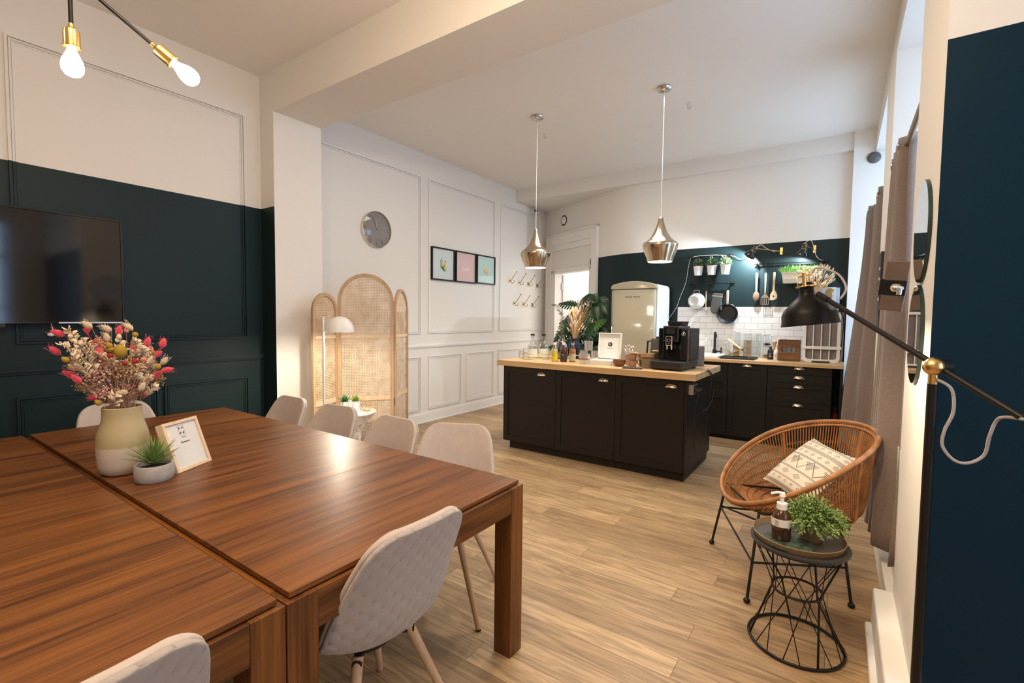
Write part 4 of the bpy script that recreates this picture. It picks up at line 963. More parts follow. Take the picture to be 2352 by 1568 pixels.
bunch('dried_wheat_bunch', 'cream dried grasses standing in the black island vase', 'dried flowers', (-2.52, 4.92, Z+.21), 30, .10, .34, .075, M_wheat, .07, .010, 'dried stems in the black island vase')
bunch('dried_lavender', 'dark purple dried lavender on the left of the black island vase', 'dried flowers', (-2.52, 4.92, Z+.21), 12, .16, .27, .03, M_lav, .06, .008, 'dried stems in the black island vase', (-.075, 0))
bunch('dried_statice', 'dark twiggy dried flowers reaching right out of the black vase', 'dried flowers', (-2.52, 4.92, Z+.21), 40, .28, .46, .08, M_dry, .014, .006, 'dried stems in the black island vase', (.10, .03))
# --- three syrup bottles
def syrup(x, y, lab, body, liq, label_c, fill, dark, capc, words):
    t = thing('syrup_bottle', lab, 'bottle', (x, y, Z), rz=R(29), group='syrup bottles on the island')
    g = body
    part('bottle_body', MB().lathe([(0, 0), (.032, 0), (.036, .006), (.036, .115), (.031, .14), (.014, .168), (.0135, .185)], 24), g, t, smooth=True, autos=60)
    if liq: part('liquid', MB().lathe([(0, .003), (.033, .004), (.034, .11 if fill > .11 else fill), (.029 if fill > .13 else .034, fill), (0, fill)], 24), liq, t, smooth=True, autos=50)
    part('cap', MB().lathe([(0, .206), (.0165, .206), (.0165, .180), (0, .180)], 18), capc, t, smooth=True, autos=40)
    mb = MB(); rows = []
    for j in range(2): rows.append([(.0366*math.sin(R(a)), -.0366*math.cos(R(a)), .018+j*.072) for a in range(-70, 71, 14)])
    mb.grid(rows); part('label', mb, label_c, t, smooth=True, fixn=False)
    text('label_lettering', words, .0105, M_inkw if dark else M_ink, t, (-.012, -.0368, .078), (R(90), 0, R(-16)))
syrup(-2.505, 4.43, 'bottle of pale yellow syrup with a bright yellow label, leftmost of three', glass_mat('pale_glass', (.93, .93, .75), .14), mat('lemon_liquid', (.66, .60, .22), .3), mat('label_yellow', (.66, .52, .01), .6), .135, False, M_whiteplastic, 'lemon')
syrup(-2.42, 4.475, 'brown glass syrup bottle with a dark label, middle of three', mat('amber_dark', (.06, .014, .003), .1, coat=.6), None, mat('label_dark', (.04, .028, .024), .6), .0, True, M_whiteplastic, 'vanilla')
syrup(-2.34, 4.525, 'bottle of amber syrup with a pale green label, rightmost of three', M_glass, mat('amber_liquid', (.36, .13, .012), .25), mat('label_green', (.44, .44, .28), .6), .140, False, M_ribglass, 'ginger')
# --- textured tumblers stacked
def tumbler(x, y, z, lab, s=.048, h=.105):
    t = solo('textured_tumbler', MB().lathe([(0, 0), (s*.92, 0), (s, .01), (s*1.03, h), (s*.97, h), (s*.93, .012), (0, .01)], 20), M_ribglass, lab, 'glass', group='textured glass tumblers on the island', loc=(x, y, z), smooth=True, autos=50); return t
for x, y, z, lab in ((-2.37, 4.86, Z, 'textured glass tumbler behind the brown bottle, bottom left of the stack'), (-2.25, 4.90, Z, 'textured glass tumbler behind the glass mug, bottom right of the stack'), (-2.32, 4.87, Z+.109, 'textured glass tumbler on top of the small stack')): tumbler(x, y, z, lab)
# --- glass mug
t = thing('glass_mug', 'wide clear glass mug with a brown band on the island edge', 'mug', (-2.155, 4.43, Z), rz=R(20))
part('glass_body', MB().lathe([(0, 0), (.052, 0), (.056, .006), (.056, .105), (.053, .105), (.053, .008), (0, .006)], 28), M_ribglass, t, smooth=True, autos=50)
part('coffee_band', MB().lathe([(.0565, .045), (.0565, .058)], 28), mat('brown_band', (.30, .12, .03), .4), t, smooth=True)
part('handle', MB().tube(spline([(-.054, -.02, .085), (-.085, -.03, .085), (-.10, -.035, .06), (-.09, -.032, .035), (-.055, -.022, .02)], 5), .005, 8), M_ribglass, t, smooth=True)
# --- open presentation box
t = thing('presentation_box', 'open white box with a round black emblem inside its lid', 'box', (-2.0, 4.60, Z), rz=R(2))
mb = MB().frame(-.125, .125, -.16, .13, .010, 0, .045, 'z').box(-.116, .116, -.151, .121, 0, .006); part('box_base', mb, M_paper, t, bev=.001)
mb = MB().box(-.112, .112, -.147, .117, .028, .036)
for i in range(3):
    for j in range(4): mb.box(-.095+i*.066, -.045+i*.066, -.135+j*.063, -.088+j*.063, .036, .0375)
part('tea_compartments', mb, mat('tray_lining', (.82, .82, .80), .6), t)
lm = Matrix.Translation((0, .13, .045)) @ Matrix.Rotation(R(-6), 4, 'X')
mb = MB().frame(-.125, .125, 0, .27, .010, -.028, .0, 'y', lm); mb.box(-.124, .124, -.006, 0, .001, .269, lm); lid = part('box_lid', mb, M_paper, t, bev=.001)
mb = MB(); mb.cyl(lm @ Vector((0, -.0062, .150)), lm @ Vector((0, -.0072, .150)), .024, n=32); part('round_emblem', mb, M_ink, t)
text('emblem_letter', 'K', .034, M_paper, t, lm @ Vector((0, -.0075, .150)), (R(84), 0, 0)); text('lid_lettering', 'nutritea', .020, mat('grey_ink', (.25, .22, .2), .6), t, lm @ Vector((0, -.0065, .108)), (R(84), 0, 0))
for s in (-1, 1): part('lid_hinge', MB().box(s*.120-.003, s*.120+.003, .10, .128, .045, .085), M_steel, t)
# --- amber bowl, napkin
solo('amber_bowl', MB().lathe([(0, 0), (.035, 0), (.055, .018), (.064, .045), (.066, .062), (.062, .062), (.056, .035), (0, .014)], 28), mat('amber_ceramic', (.15, .042, .010), .2, coat=.5), 'small shiny amber brown bowl beside the white box', 'bowl', loc=(-1.785, 4.455, Z), smooth=True, autos=60)
solo('folded_napkin', MB().box(-.09, .09, -.045, .045, 0, .006).box(-.085, .085, -.04, .042, .006, .011), mat('napkin_grey', (.06, .06, .075), .9, bump=.3, bscale=300), 'folded dark grey napkin lying in front of the cups', 'napkin', loc=(-1.60, 4.32, Z), rz=R(6), bev=.002)
# --- spoon jar
t = thing('spoon_pot', 'grey brown pot full of upright teaspoons behind the bowl', 'pot', (-1.78, 4.70, Z))
part('pot', MB().lathe([(0, 0), (.04, 0), (.044, .10), (.040, .10), (.037, .01), (0, .008)], 24), mat('pot_taupe', (.30, .23, .17), .7), t, smooth=True, autos=50)
for k in range(7):
    a = k*.9; b = Vector((.022*math.cos(a), .022*math.sin(a), .015)); e = Vector((.045*math.cos(a), .03*math.sin(a), .155+.008*(k % 3)))
    mb = MB().tube([b, e], .002, 5).sphere(e+Vector((0, 0, .012)), .015, 10, 6, (.8, .35, 1.2)); s_ = solo('teaspoon', mb, M_chrome, 'shiny teaspoon standing bowl up in the spoon pot', 'spoon', 'teaspoons in the spoon pot', loc=(-1.78, 4.70, Z), smooth=True)
# --- cups
def cup(name, x, y, z, r, h, m_, lab, grp, handle=True, hr=-150, taper=.72, rim=None):
    t = thing(name, lab, 'cup', (x, y, z), rz=R(hr), group=grp)
    part('cup_body', MB().lathe([(0, 0), (r*taper, 0), (r*(taper+.05), .006), (r, h*.75), (r, h), (r*.92, h), (r*.9, h*.7), (r*taper*.85, .01), (0, .008)], 26), m_, t, smooth=True, autos=55)
    if rim: part('cup_rim', MB().tube([(r*.96*math.cos(a*PI/14), r*.96*math.sin(a*PI/14), h) for a in range(28)], .0035, 6, closed=True), rim, t, smooth=True)
    if handle: part('handle', MB().tube(spline([(r*.93, 0, h*.82), (r*1.45, 0, h*.85), (r*1.6, 0, h*.55), (r*1.3, 0, h*.25), (r*.8, 0, h*.2)], 5), .0052, 8), m_, t, smooth=True)
    return t
M_pinkc = mat('pink_glaze', (.42, .22, .155), .35); M_spk = mat('speckled_glaze', (.22, .17, .11), .55, var=.6, vscale=160); M_spg = mat('speckled_olive', (.11, .09, .035), .5, var=.6, vscale=140); M_sand = mat('sand_glaze', (.42, .27, .14), .4); M_rimc = mat('cream_rim', (.72, .55, .36), .4)
cup('espresso_cup', -1.665, 4.50, Z, .042, .062, M_pinkc, 'pink cup standing on the worktop under another pink cup', 'pink cups on the island', hr=215)
cup('espresso_cup', -1.665, 4.50, Z+.064, .040, .060, M_pinkc, 'pink cup stacked on top of another pink cup', 'pink cups on the island', hr=200)
t = solo('saucer', MB().lathe([(0, 0), (.03, .001), (.052, .008), (.052, .011), (.03, .005), (0, .004)], 24), M_sand, 'small tilted tan saucer lying on the stacked pink cups', 'saucer', loc=(-1.655, 4.50, Z+.130), rot=(0, R(10), 0), smooth=True)
cup('espresso_cup', -1.585, 4.57, Z, .042, .062, M_spg, 'dark olive cup behind the pink cups, lower one', 'olive cups on the island', hr=100)
cup('espresso_cup', -1.60, 4.58, Z+.064, .042, .060, M_pinkc, 'pink cup lying stacked on the dark olive cup', 'pink cups on the island', hr=20)
cup('coffee_mug', -1.50, 4.45, Z, .058, .095, M_spk, 'large speckled grey mug at the front of the cup stacks', 'speckled mugs on the island', hr=200)
solo('ceramic_bowl', MB().lathe([(0, 0), (.045, 0), (.05, .008), (.060, .012), (.064, .045), (.060, .045), (.055, .02), (0, .016)], 28), M_sand, 'sand coloured bowl resting on the large speckled mug', 'bowl', loc=(-1.50, 4.45, Z+.096), smooth=True, autos=50)
cup('coffee_mug', -1.44, 4.60, Z, .060, .095, M_spg, 'speckled olive mug behind, next to the coffee machine', 'speckled mugs on the island', hr=40)
cup('coffee_mug', -1.44, 4.60, Z+.0965, .062, .065, M_spg, 'wide olive cup stacked on the speckled olive mug', 'speckled mugs on the island', handle=False, hr=0, rim=M_rimc)
# --- black jug behind
t = thing('black_milk_jug', 'tall matt black jug with square handle left of the coffee machine', 'jug', (-1.585, 4.98, Z), rz=R(-25))
part('jug_body', MB().lathe([(0, 0), (.07, 0), (.07, .02), (.058, .25), (.054, .262), (0, .262)], 4*7), mat('jug_grey', (.045, .04, .036), .6), t, smooth=True, autos=40)
part('handle', MB().tube([(-.055, 0, .235), (-.125, 0, .23), (-.14, 0, .05), (-.065, 0, .04)], .011, 8), mat('jug_handle', (.02, .018, .017), .5), t); part('lid_knob', MB().cyl((.01, 0, .262), (.01, 0, .285), .016), M_blackplastic, t)
# --- coffee machine
t = thing('coffee_machine', 'large glossy black bean-to-cup coffee machine on the island corner', 'coffee machine', (-1.265, 4.55, Z), rz=R(-4))
part('base_tray', MB().box(-.165, .125, -.20, .26, .012, .085), M_blackplastic, t, bev=.012)
for sx in (-1, 1):
    for y in (-.16, .22): part('foot', MB().cyl((sx*.115-.02, y, 0), (sx*.115-.02, y, .013), .02), M_blackplastic, t)
part('body', MB().box(-.150, .130, .0, .26, .086, .385), M_blackplastic, t, bev=.006, label='matt black housing')
part('front_column', MB().box(-.150, -.095, -.06, .0, .086, .385).box(.055, .125, -.06, .0, .086, .385), M_blackgloss, t, bev=.010)
part('front_panel', MB().box(-.095, .055, -.10, .0, .26, .405), M_blackgloss, t, bev=.014, label='glossy curved front with display')
part('display', MB().box(-.06, .02, -.1035, -.10, .335, .385), mat('display_glass', (.03, .035, .03), .1), t)
part('cup_recess', MB().box(-.095, .055, -.012, .0, .086, .26), M_blackgloss, t)
sp_ = part('coffee_spout', MB().box(-.052, .008, -.135, -.10, .225, .315), M_chrome, t, bev=.005)
part('spout_face', MB().box(-.040, -.004, -.1362, -.134, .232, .305), M_blackgloss, sp_); part('spout_nozzle', MB().cyl((-.043, -.118, .19), (-.043, -.118, .228), .008).cyl((-.001, -.118, .19), (-.001, -.118, .228), .008), M_chrome, sp_)
part('spout_ring', MB().tube([(-.022+.013*math.cos(a*PI/12), -.1368, .274+.013*math.sin(a*PI/12)) for a in range(24)], .0014, 5, closed=True), M_chrome, sp_)
text('spout_lettering', 'jura', .007, M_inkw, sp_, (-.022, -.1372, .247), (R(90), 0, 0))
part('dial', MB().tube([(.085+.017*math.cos(a*PI/12), -.061, .335+.017*math.sin(a*PI/12)) for a in range(24)], .0025, 5, closed=True).sphere((.085, -.061, .335), .009), M_chrome, t, smooth=True)
part('lid', MB().box(-.095, .060, -.09, .20, .386, .405), mat('lid_grey', (.10, .10, .105), .35), t, bev=.004)
part('bean_hopper', MB().prism([(-.070, .405), (.050, .405), (.062, .450), (-.078, .450)], -.03, .16, 'y'), mat('hopper_smoke', (.02, .02, .022), .12), t, bev=.004)
part('drip_grid', MB().box(-.085, .05, -.185, -.015, .0855, .089), M_black, t, bev=.001)
solo('grey_storage_box', MB().box(-.05, .05, -.05, .05, 0, .20), mat('felt_grey', (.16, .145, .145), .9, bump=.3, bscale=200), 'grey fabric box behind the coffee machine', 'box', loc=(-1.175, 5.02, Z), bev=.004)
# ================================================================== BACK KITCHEN
# fridge
M_cream = mat('fridge_cream', (.43, .38, .275), .18, coat=.8); M_fwhite = mat('fridge_side', (.60, .62, .65), .35)
t = thing('retro_fridge', 'tall cream retro fridge with rounded top against the dark green wall', 'fridge', (-2.28, 6.10, 0))
def dome(w, z0, zs, rise, n=16, cr=.045):
    pts = [(-w, z0), (-w, zs-cr)]
    for i in range(5): a = PI-PI/2*i/4; pts.append((-w+cr+cr*math.cos(a), zs-cr+cr*math.sin(a)))
    for i in range(1, n): u = -1+2*i/n; pts.append((u*(w-cr), zs+rise*(1-u*u)))
    for i in range(5): a = PI/2-PI/2*i/4; pts.append((w-cr+cr*math.cos(a), zs-cr+cr*math.sin(a)))
    pts += [(w, zs-cr), (w, z0)]
    return pts
part('cabinet', MB().prism(dome(.303, .08, 1.905, .030), .085, .62, 'y'), M_fwhite, t, bev=.008, label='white side walls')
part('crown', MB().prism(dome(.307, 1.838, 1.905, .036), .0, .10, 'y'), M_cream, t, bev=.010)
rows = []
for i in range(17):
    u = -1+2*i/16; y = -.004+.030*abs(u)**3; rows.append([(u*.305, y, z) for z in (.10, .60, 1.2, 1.828)])
mb = MB().grid(rows); part('door', mb, M_cream, t, smooth=True, fixn=False).modifiers.new('s', 'SOLIDIFY').thickness = .05
part('base', MB().box(-.29, .29, .03, .6, .0, .08), M_black, t)
part('chrome_handle', MB().tube([(-.27, .01, 1.05), (-.27, -.035, 1.07), (-.27, -.035, 1.33), (-.27, .01, 1.35)], .008, 8), M_chrome, t, smooth=True)
text('chrome_lettering', 'schaub lorenz', .034, M_chrome, t, (.0, -.0065, 1.735), (R(90), 0, 0), ext=.002, space=1.05)
# base cabinets
CF = 6.15
def lowcab(x0, x1, lab):
    t = thing('kitchen_cabinet', lab, 'cabinet', ((x0+x1)/2, CF, 0), group='black base cabinets on the back wall'); w = (x1-x0)/2
    part('carcass', MB().box(-w+.001, w-.001, .021, .63, .06, .925), M_cab, t); part('plinth', MB().box(-w+.001, w-.001, .06, .6, 0, .06), M_cab, t); return t, w
t, w = lowcab(-1.875, -1.40, 'black base cabinet under the sink, mostly hidden by the island'); shaker('door', t, -w, w, .05, .928, 0, 0, .895)
t, w = lowcab(-1.398, -1.092, 'black base cabinet of narrow drawers behind the island corner')
for z0, z1 in ((.735, .928), (.545, .735), (.05, .545)): shaker('drawer', t, -w, w, z0, z1, 0, fw=.05)
t, w = lowcab(-1.090, -.672, 'black base cabinet with one tall door, left of the four-drawer cabinet'); shaker('door', t, -w, w, .05, .928, 0, -.884+.881, .897)
t, w = lowcab(-.670, -.050, 'black base cabinet with four drawers and cup handles')
for z0, z1, hz_, fl_ in ((.842, .928, .900, True), (.735, .842, .796, True), (.525, .735, .690, False), (.05, .525, .484, False)): shaker('drawer', t, -w, w, z0, z1, 0, 0, hz_, fw=.05, flat=fl_)
solo('kitchen_worktop', MB().box(-1.875, .047, 6.12, 6.788, .934, .970), M_oakx, 'oak worktop along the tiled back wall', 'worktop', bev=.002)
solo('worktop_support', MB().box(.018, .045, 6.15, 6.69, 0, .933), M_cab, 'black upright panel under the right end of the worktop', 'panel', bev=.001)
K = .9708
t = thing('fire_extinguisher', 'red cylinder with black valve standing under the worktop end', 'extinguisher', (-.015, 6.40, 0))
part('tank', MB().lathe([(0, 0), (.027, 0), (.03, .01), (.03, .38), (.02, .42), (.01, .43)], 20), mat('red_paint', (.35, .03, .01), .3), t, smooth=True, autos=50); part('valve', MB().box(-.02, .02, -.03, .03, .43, .50), M_blackplastic, t, bev=.004)
part('hose', MB().tube(spline([(0, -.03, .47), (0, -.06, .55), (0, -.05, .65), (0, 0, .62), (0, .01, .50)], 6), .006, 6), M_blackplastic, t, smooth=True)
# sink, tap, soap
t = thing('ceramic_sink', 'white ceramic sink set in the back worktop', 'sink', (-1.52, 6.43, K))
part('basin_rim', MB().frame(-.30, .30, -.25, .25, .035, 0, .030, 'z'), M_whitemetal, t, bev=.006); part('basin', MB().box(-.266, .266, -.216, .216, .0005, .006), M_whitemetal, t)
t = thing('black_tap', 'matt black column tap with cross lever behind the sink', 'tap', (-1.365, 6.715, K))
part('column', MB().cyl((0, 0, 0), (0, 0, .08), .026, n=16).cyl((0, 0, .08), (0, 0, .26), .014, n=14), M_black, t, smooth=True, autos=40)
part('spout', MB().tube(spline([(0, 0, .25), (0, -.02, .30), (.02, -.05, .295), (.03, -.07, .24)], 5), .011, 8), M_black, t, smooth=True)
part('lever', MB().cyl((0, 0, .045), (.085, -.02, .06), .010).cyl((.085, -.02, .03), (.085, -.02, .09), .008).sphere((.085, -.02, .10), .012), M_black, t, smooth=True, autos=40)
t = thing('soap_bottle', 'clear soap bottle with white pump behind the coffee machine', 'bottle', (-1.47, 6.70, K+.031)); part('bottle_body', MB().lathe([(0, 0), (.03, 0), (.03, .12), (.012, .15), (.012, .16)], 18), M_glass, t, smooth=True, autos=50); part('pump', MB().cyl((0, 0, .155), (0, 0, .195), .011).box(-.035, .008, -.006, .006, .19, .20), M_whiteplastic, t)
# draining tray and gold rack
solo('black_drying_mat', MB().box(-.19, .19, -.15, .15, 0, .012).frame(-.19, .19, -.15, .15, .012, .012, .022, 'z'), M_blackplastic, 'black rubber drying tray next to the sink', 'tray', loc=(-1.01, 6.36, K), bev=.003)
t = thing('gold_magazine_rack', 'folded gold metal X shaped rack standing on the black tray', 'rack', (-1.02, 6.36, K+.0235))
M_goldp = mat('champagne_gold', (.62, .52, .34), .35, metal=.5)
def slab(name, x0, z0, x1, z1, y0, y1, th=.004):
    d = Vector((x1-x0, 0, z1-z0)); L_ = d.length; ang = math.atan2(z1-z0, x1-x0)
    return part(name, MB().box(0, L_, y0, y1, -th/2, th/2, Matrix.Translation((x0, 0, z0)) @ Matrix.Rotation(-ang, 4, 'Y')), M_goldp, t)
slab('large_panel', -.13, .215, .06, .075, -.06, .10); slab('small_panel', -.17, .115, -.08, .035, -.10, .06); slab('long_panel', -.10, .02, .17, .17, -.10, .10)
mb = MB()
for y in (-.08, .09): mb.tube([(-.10, y, .004), (.0, y, .09)], .003, 6).tube([(.14, y, .004), (-.02, y, .10)], .003, 6)
part('wire_legs', mb, M_goldp, t)
# jars
M_oat = mat('oats', (.46, .34, .23), .9, bump=1, bscale=200, var=.35, vscale=140); M_corn = mat('muesli', (.36, .20, .04), .9, bump=1, bscale=200, var=.4, vscale=140); M_nut = mat('nuts', (.20, .08, .03), .8, bump=1, bscale=90, var=.4, vscale=60)
def jar(x, y, z, r, h, fill, m_, lab):
    t = thing('clip_top_jar', lab, 'jar', (x, y, z), group='clip-top glass jars on the back worktop')
    part('glass_body', MB().lathe([(0, 0), (r*.95, 0), (r, .01), (r, h*.78), (r*.86, h*.88), (r*.86, h*.93)], 24), M_jarglass, t, smooth=True, autos=60)
    part('glass_lid', MB().lathe([(r*.92, h*.94), (r*.92, h*.965), (r*.6, h), (0, h)], 24), M_ribglass, t, smooth=True, autos=50)
    part('wire_clip', MB().tube([(r*.9*math.cos(a*PI/10), r*.9*math.sin(a*PI/10), h*.91) for a in range(20)], .002, 5, closed=True).tube([(r*.9, 0, h*.91), (r*1.08, -.01, h*.85), (r*1.05, -.01, h*.7)], .002, 5).tube([(r*.9, 0, h*.95), (r*1.05, 0, h*.9)], .002, 5), M_steel, t)
    if fill: part('contents', MB().lathe([(0, .004), (r*.93, .006), (r*.94, fill), (0, fill+.006)], 20), m_, t, smooth=True, autos=50)
jar(-1.215, 6.66, K, .042, .185, .018, M_oat, 'short clip-top jar, leftmost behind the black tray')
jar(-1.095, 6.68, K, .042, .335, .15, M_corn, 'tall clip-top jar half full of golden muesli'); jar(-.965, 6.69, K, .050, .32, .22, M_oat, 'tall clip-top jar full of oats, in the middle')
jar(-.855, 6.70, K, .044, .32, .0, None, 'tall empty clip-top jar right of the oats'); jar(-.740, 6.66, K, .050, .155, .04, M_nut, 'low clip-top jar holding a few nuts, at the bottom of a stack of two'); jar(-.742, 6.66, K+.157, .048, .150, .028, mat('dark_tea', (.02, .018, .012), .9), 'low clip-top jar with dark tea, on top of another jar')
def oil(x, y, m_, lab, s, dark):
    t = thing('oil_bottle', lab, 'bottle', (x, y, K), group='ceramic oil bottles'); part('bottle_body', MB().lathe([(0, 0), (.030, 0), (.032, .005), (.032, .095), (.026, .115), (.013, .128), (.013, .160)], 22), m_, t, smooth=True, autos=60); part('cork', MB().cyl((0, 0, .158), (0, 0, .172), .014), M_pine, t)
    for k, z in enumerate((.075, .055, .038)): text('bottle_lettering', s[k], .015, M_inkw if dark else M_ink, t, (0, -.0325, z), (R(90), 0, 0))
oil(-.685, 6.50, mat('bottle_black', (.012, .012, .015), .4), 'small black ceramic bottle with cork beside the wooden crate', ('olive', 'OIL', 'extra'), True)
oil(-.617, 6.48, M_whitemetal, 'small white ceramic bottle with cork beside the wooden crate', ('white', 'balsamic', 'vinegar'), False)
solo('pepper_mill', MB().lathe([(0, 0), (.024, 0), (.020, .05), (.026, .10), (.022, .16), (.016, .175), (.028, .20), (.024, .225), (.010, .235), (0, .236)], 22), M_utensil, 'turned wooden pepper mill behind the two small bottles', 'pepper mill', loc=(-.655, 6.585, K), smooth=True, autos=60)
# crate with glasses
t = thing('wooden_crate', 'dark wooden crate with hand slot on the back worktop', 'crate', (-.487, 6.50, K))
mb = MB().box(-.112, .112, -.10, -.088, .0, .10).box(-.112, .112, -.10, -.088, .165, .225).box(-.112, -.075, -.10, -.088, .10, .165).box(.075, .112, -.10, -.088, .10, .165); part('slotted_front', mb, M_crate, t, bev=.001)
part('side_board', MB().box(-.112, -.10, -.088, .10, 0, .245), M_crate, t, bev=.001); part('side_board', MB().box(.10, .112, -.088, .10, 0, .245), M_crate, t, bev=.001)
part('back_board', MB().box(-.10, .10, .088, .10, 0, .245), M_crate, t); part('base_board', MB().box(-.10, .10, -.088, .088, 0, .008), M_crate, t)
for x, y, w_ in ((-.055, -.045, 'left'), (0, -.045, 'middle'), (.055, -.045, 'right')): solo('drinking_glass', MB().lathe([(0, 0), (.024, 0), (.029, .15), (.027, .15), (.022, .006), (0, .004)], 16), M_ribglass, 'clear drinking glass seen through the wooden crate slot, the %s one' % w_, 'glass', 'glasses in the wooden crate', loc=(-.487+x, 6.50+y, K+.009), smooth=True, autos=50)
solo('cutting_board', MB().box(-.24, .13, -.14, .10, 0, .012), M_pine, 'pale wooden board lying under the crate and the white rack', 'cutting board', loc=(-.5, 6.29, K), bev=.004) if False else None
# white rack
t = thing('white_frame_rack', 'white rounded frame rack with grey brown board and vertical bars at the worktop end', 'rack', (-.172, 6.42, K), rot=(R(-4), 0, R(3)))
def rrect(w, z0, z1, r, n=6):
    o = []
    for cx, cz, a0 in ((w-r, z0+r, -90), (w-r, z1-r, 0), (-w+r, z1-r, 90), (-w+r, z0+r, 180)):
        for i in range(n+1): a = R(a0+90*i/n); o.append((cx+r*math.cos(a), 0, cz+r*math.sin(a)))
    return o
O = rrect(.178, .0, .58, .05); I = rrect(.148, .038, .55, .028); n = len(O); vs_ = []; fs = []
for a, b in zip(O, I):
    for y in (-.012, .012): vs_ += [(a[0], y, a[2]), (b[0], y, b[2])]
for i in range(n):
    a, b = i*4, ((i+1) % n)*4; fs += [(a, a+1, b+1, b), (a+2, b+2, b+3, a+3), (a, b, b+2, a+2), (a+1, a+3, b+3, b+1)]
part('white_frame', MB().add(vs_, fs), M_whiteplastic, t, bev=.002)
part('board', MB().box(-.150, .150, .014, .022, .03, .555), mat('taupe_board', (.20, .165, .155), .5, var=.12, vscale=12), t)
for x in (-.078, 0, .078): part('bar', MB().box(x-.005, x+.005, -.004, .004, .03, .555), M_whiteplastic, t)
part('cross_band', MB().box(-.190, .190, -.022, .004, .150, .185), M_whiteplastic, t, bev=.004); part('foot', MB().box(-.085, .085, -.02, .05, .0, .018), M_blackplastic, t)
# shelf, books, vase
solo('wall_shelf', MB().box(-.40, .035, 6.49, 6.788, 1.553, 1.568), M_black, 'short black shelf behind the white rack holding magazines', 'shelf', bev=.002)
SZ = 1.5688
def mag(x0, x1, y, h, m_, lab, words=None, wz=0, rz=0, wm=None, size=.03):
    t = thing('magazine', lab, 'magazine', ((x0+x1)/2, y, SZ), rz=R(rz), group='magazines standing on the black shelf'); w = (x1-x0)/2
    part('cover', MB().box(-w, w, 0, .003, 0, h), m_, t); part('pages', MB().box(-w+.002, w-.002, .0032, .010, .002, h-.002), M_paper, t)
    if words: text('cover_lettering', words, size, wm or M_ink, t, (0, -.0008, wz), (R(90), 0, 0))
    return t
mag(-.350, -.222, 6.635, .25, mat('mag_dark', (.04, .035, .03), .5, var=.5, vscale=30), 'dark magazine with the word HEALTHY on its cover', 'HEALTHY', .195, wm=M_inkw)
t = mag(-.222, -.055, 6.65, .268, M_paper, 'white book with a gold silhouette on its cover')
part('gold_motif', MB().prism([(.04, .20), (.065, .225), (.06, .245), (.03, .257), (-.0, .25), (-.02, .22), (-.045, .12), (-.035, .10), (-.07, .07), (-.062, .05), (-.065, .0), (.055, .0), (.02, .05), (.025, .10), (.05, .16)], -.0012, 0, 'y'), mat('gold_print', (.42, .28, .10), .5), t)
mag(-.120, -.020, 6.675, .262, mat('mag_blue', (.45, .52, .62), .5), 'pale blue magazine behind the white book', 'home', .235, wm=M_ink, size=.02)
t = thing('glass_flower_jar', 'glass jar holding the dried grass bunch on the black shelf', 'vase', (-.262, 6.56, SZ)); part('glass_body', MB().lathe([(0, 0), (.05, 0), (.055, .01), (.055, .20), (.04, .235), (.048, .25)], 22), M_glass, t, smooth=True, autos=50)
bunch('dried_grass_bunch', 'big bunch of straw coloured dried grasses above the shelf', 'dried flowers', (-.262, 6.56, SZ+.15), 100, .10, .33, .17, M_wheat, .055, .012, None)
# wall rails
def wrail(x0, x1, z, lab):
    t = thing('wall_rail', lab, 'rail', ((x0+x1)/2, YW, z), group='black utensil rails on the dark green wall'); w = (x1-x0)/2
    part('bar', MB().cyl((-w-.03, -.055, 0), (w+.03, -.055, 0), .008, n=12), M_black, t, smooth=True, autos=50)
    for s in (-1, 1): part('bracket', MB().cyl((s*w, 0, -.0), (s*w, -.008, 0), .026, n=18).cyl((s*w, 0, 0), (s*w, -.07, 0), .010, n=10).sphere((s*w, -.07, 0), .014), M_black, t, smooth=True, autos=40)
wrail(-1.70, -1.215, 2.285, 'upper black rail carrying three white plant pots'); wrail(-1.70, -1.185, 1.925, 'lower black rail carrying colander, ladle, mitt and pan'); wrail(-.905, -.17, 2.153, 'long black rail carrying the wooden spoons and white planter')
hk = None
def shook(x, z, lab, L_=.10):
    global hk
    if hk is None:
        hk = solo('s_hook', MB().tube(arc((0, 0, .0), .0115, R(-60), R(180), 8, 'yz')+[(0, -.0115, -.03), (0, -.0115, -L_+.01)]+arc((0, -.0015, -L_+.008), .010, R(180), R(340), 6, 'yz'), .0022, 6), M_black, lab, 'hook', 'black hooks on the wall rails', loc=(x, YW-.055, z), smooth=True); return hk
    return dup(hk, (x, YW-.055, z), label=lab)
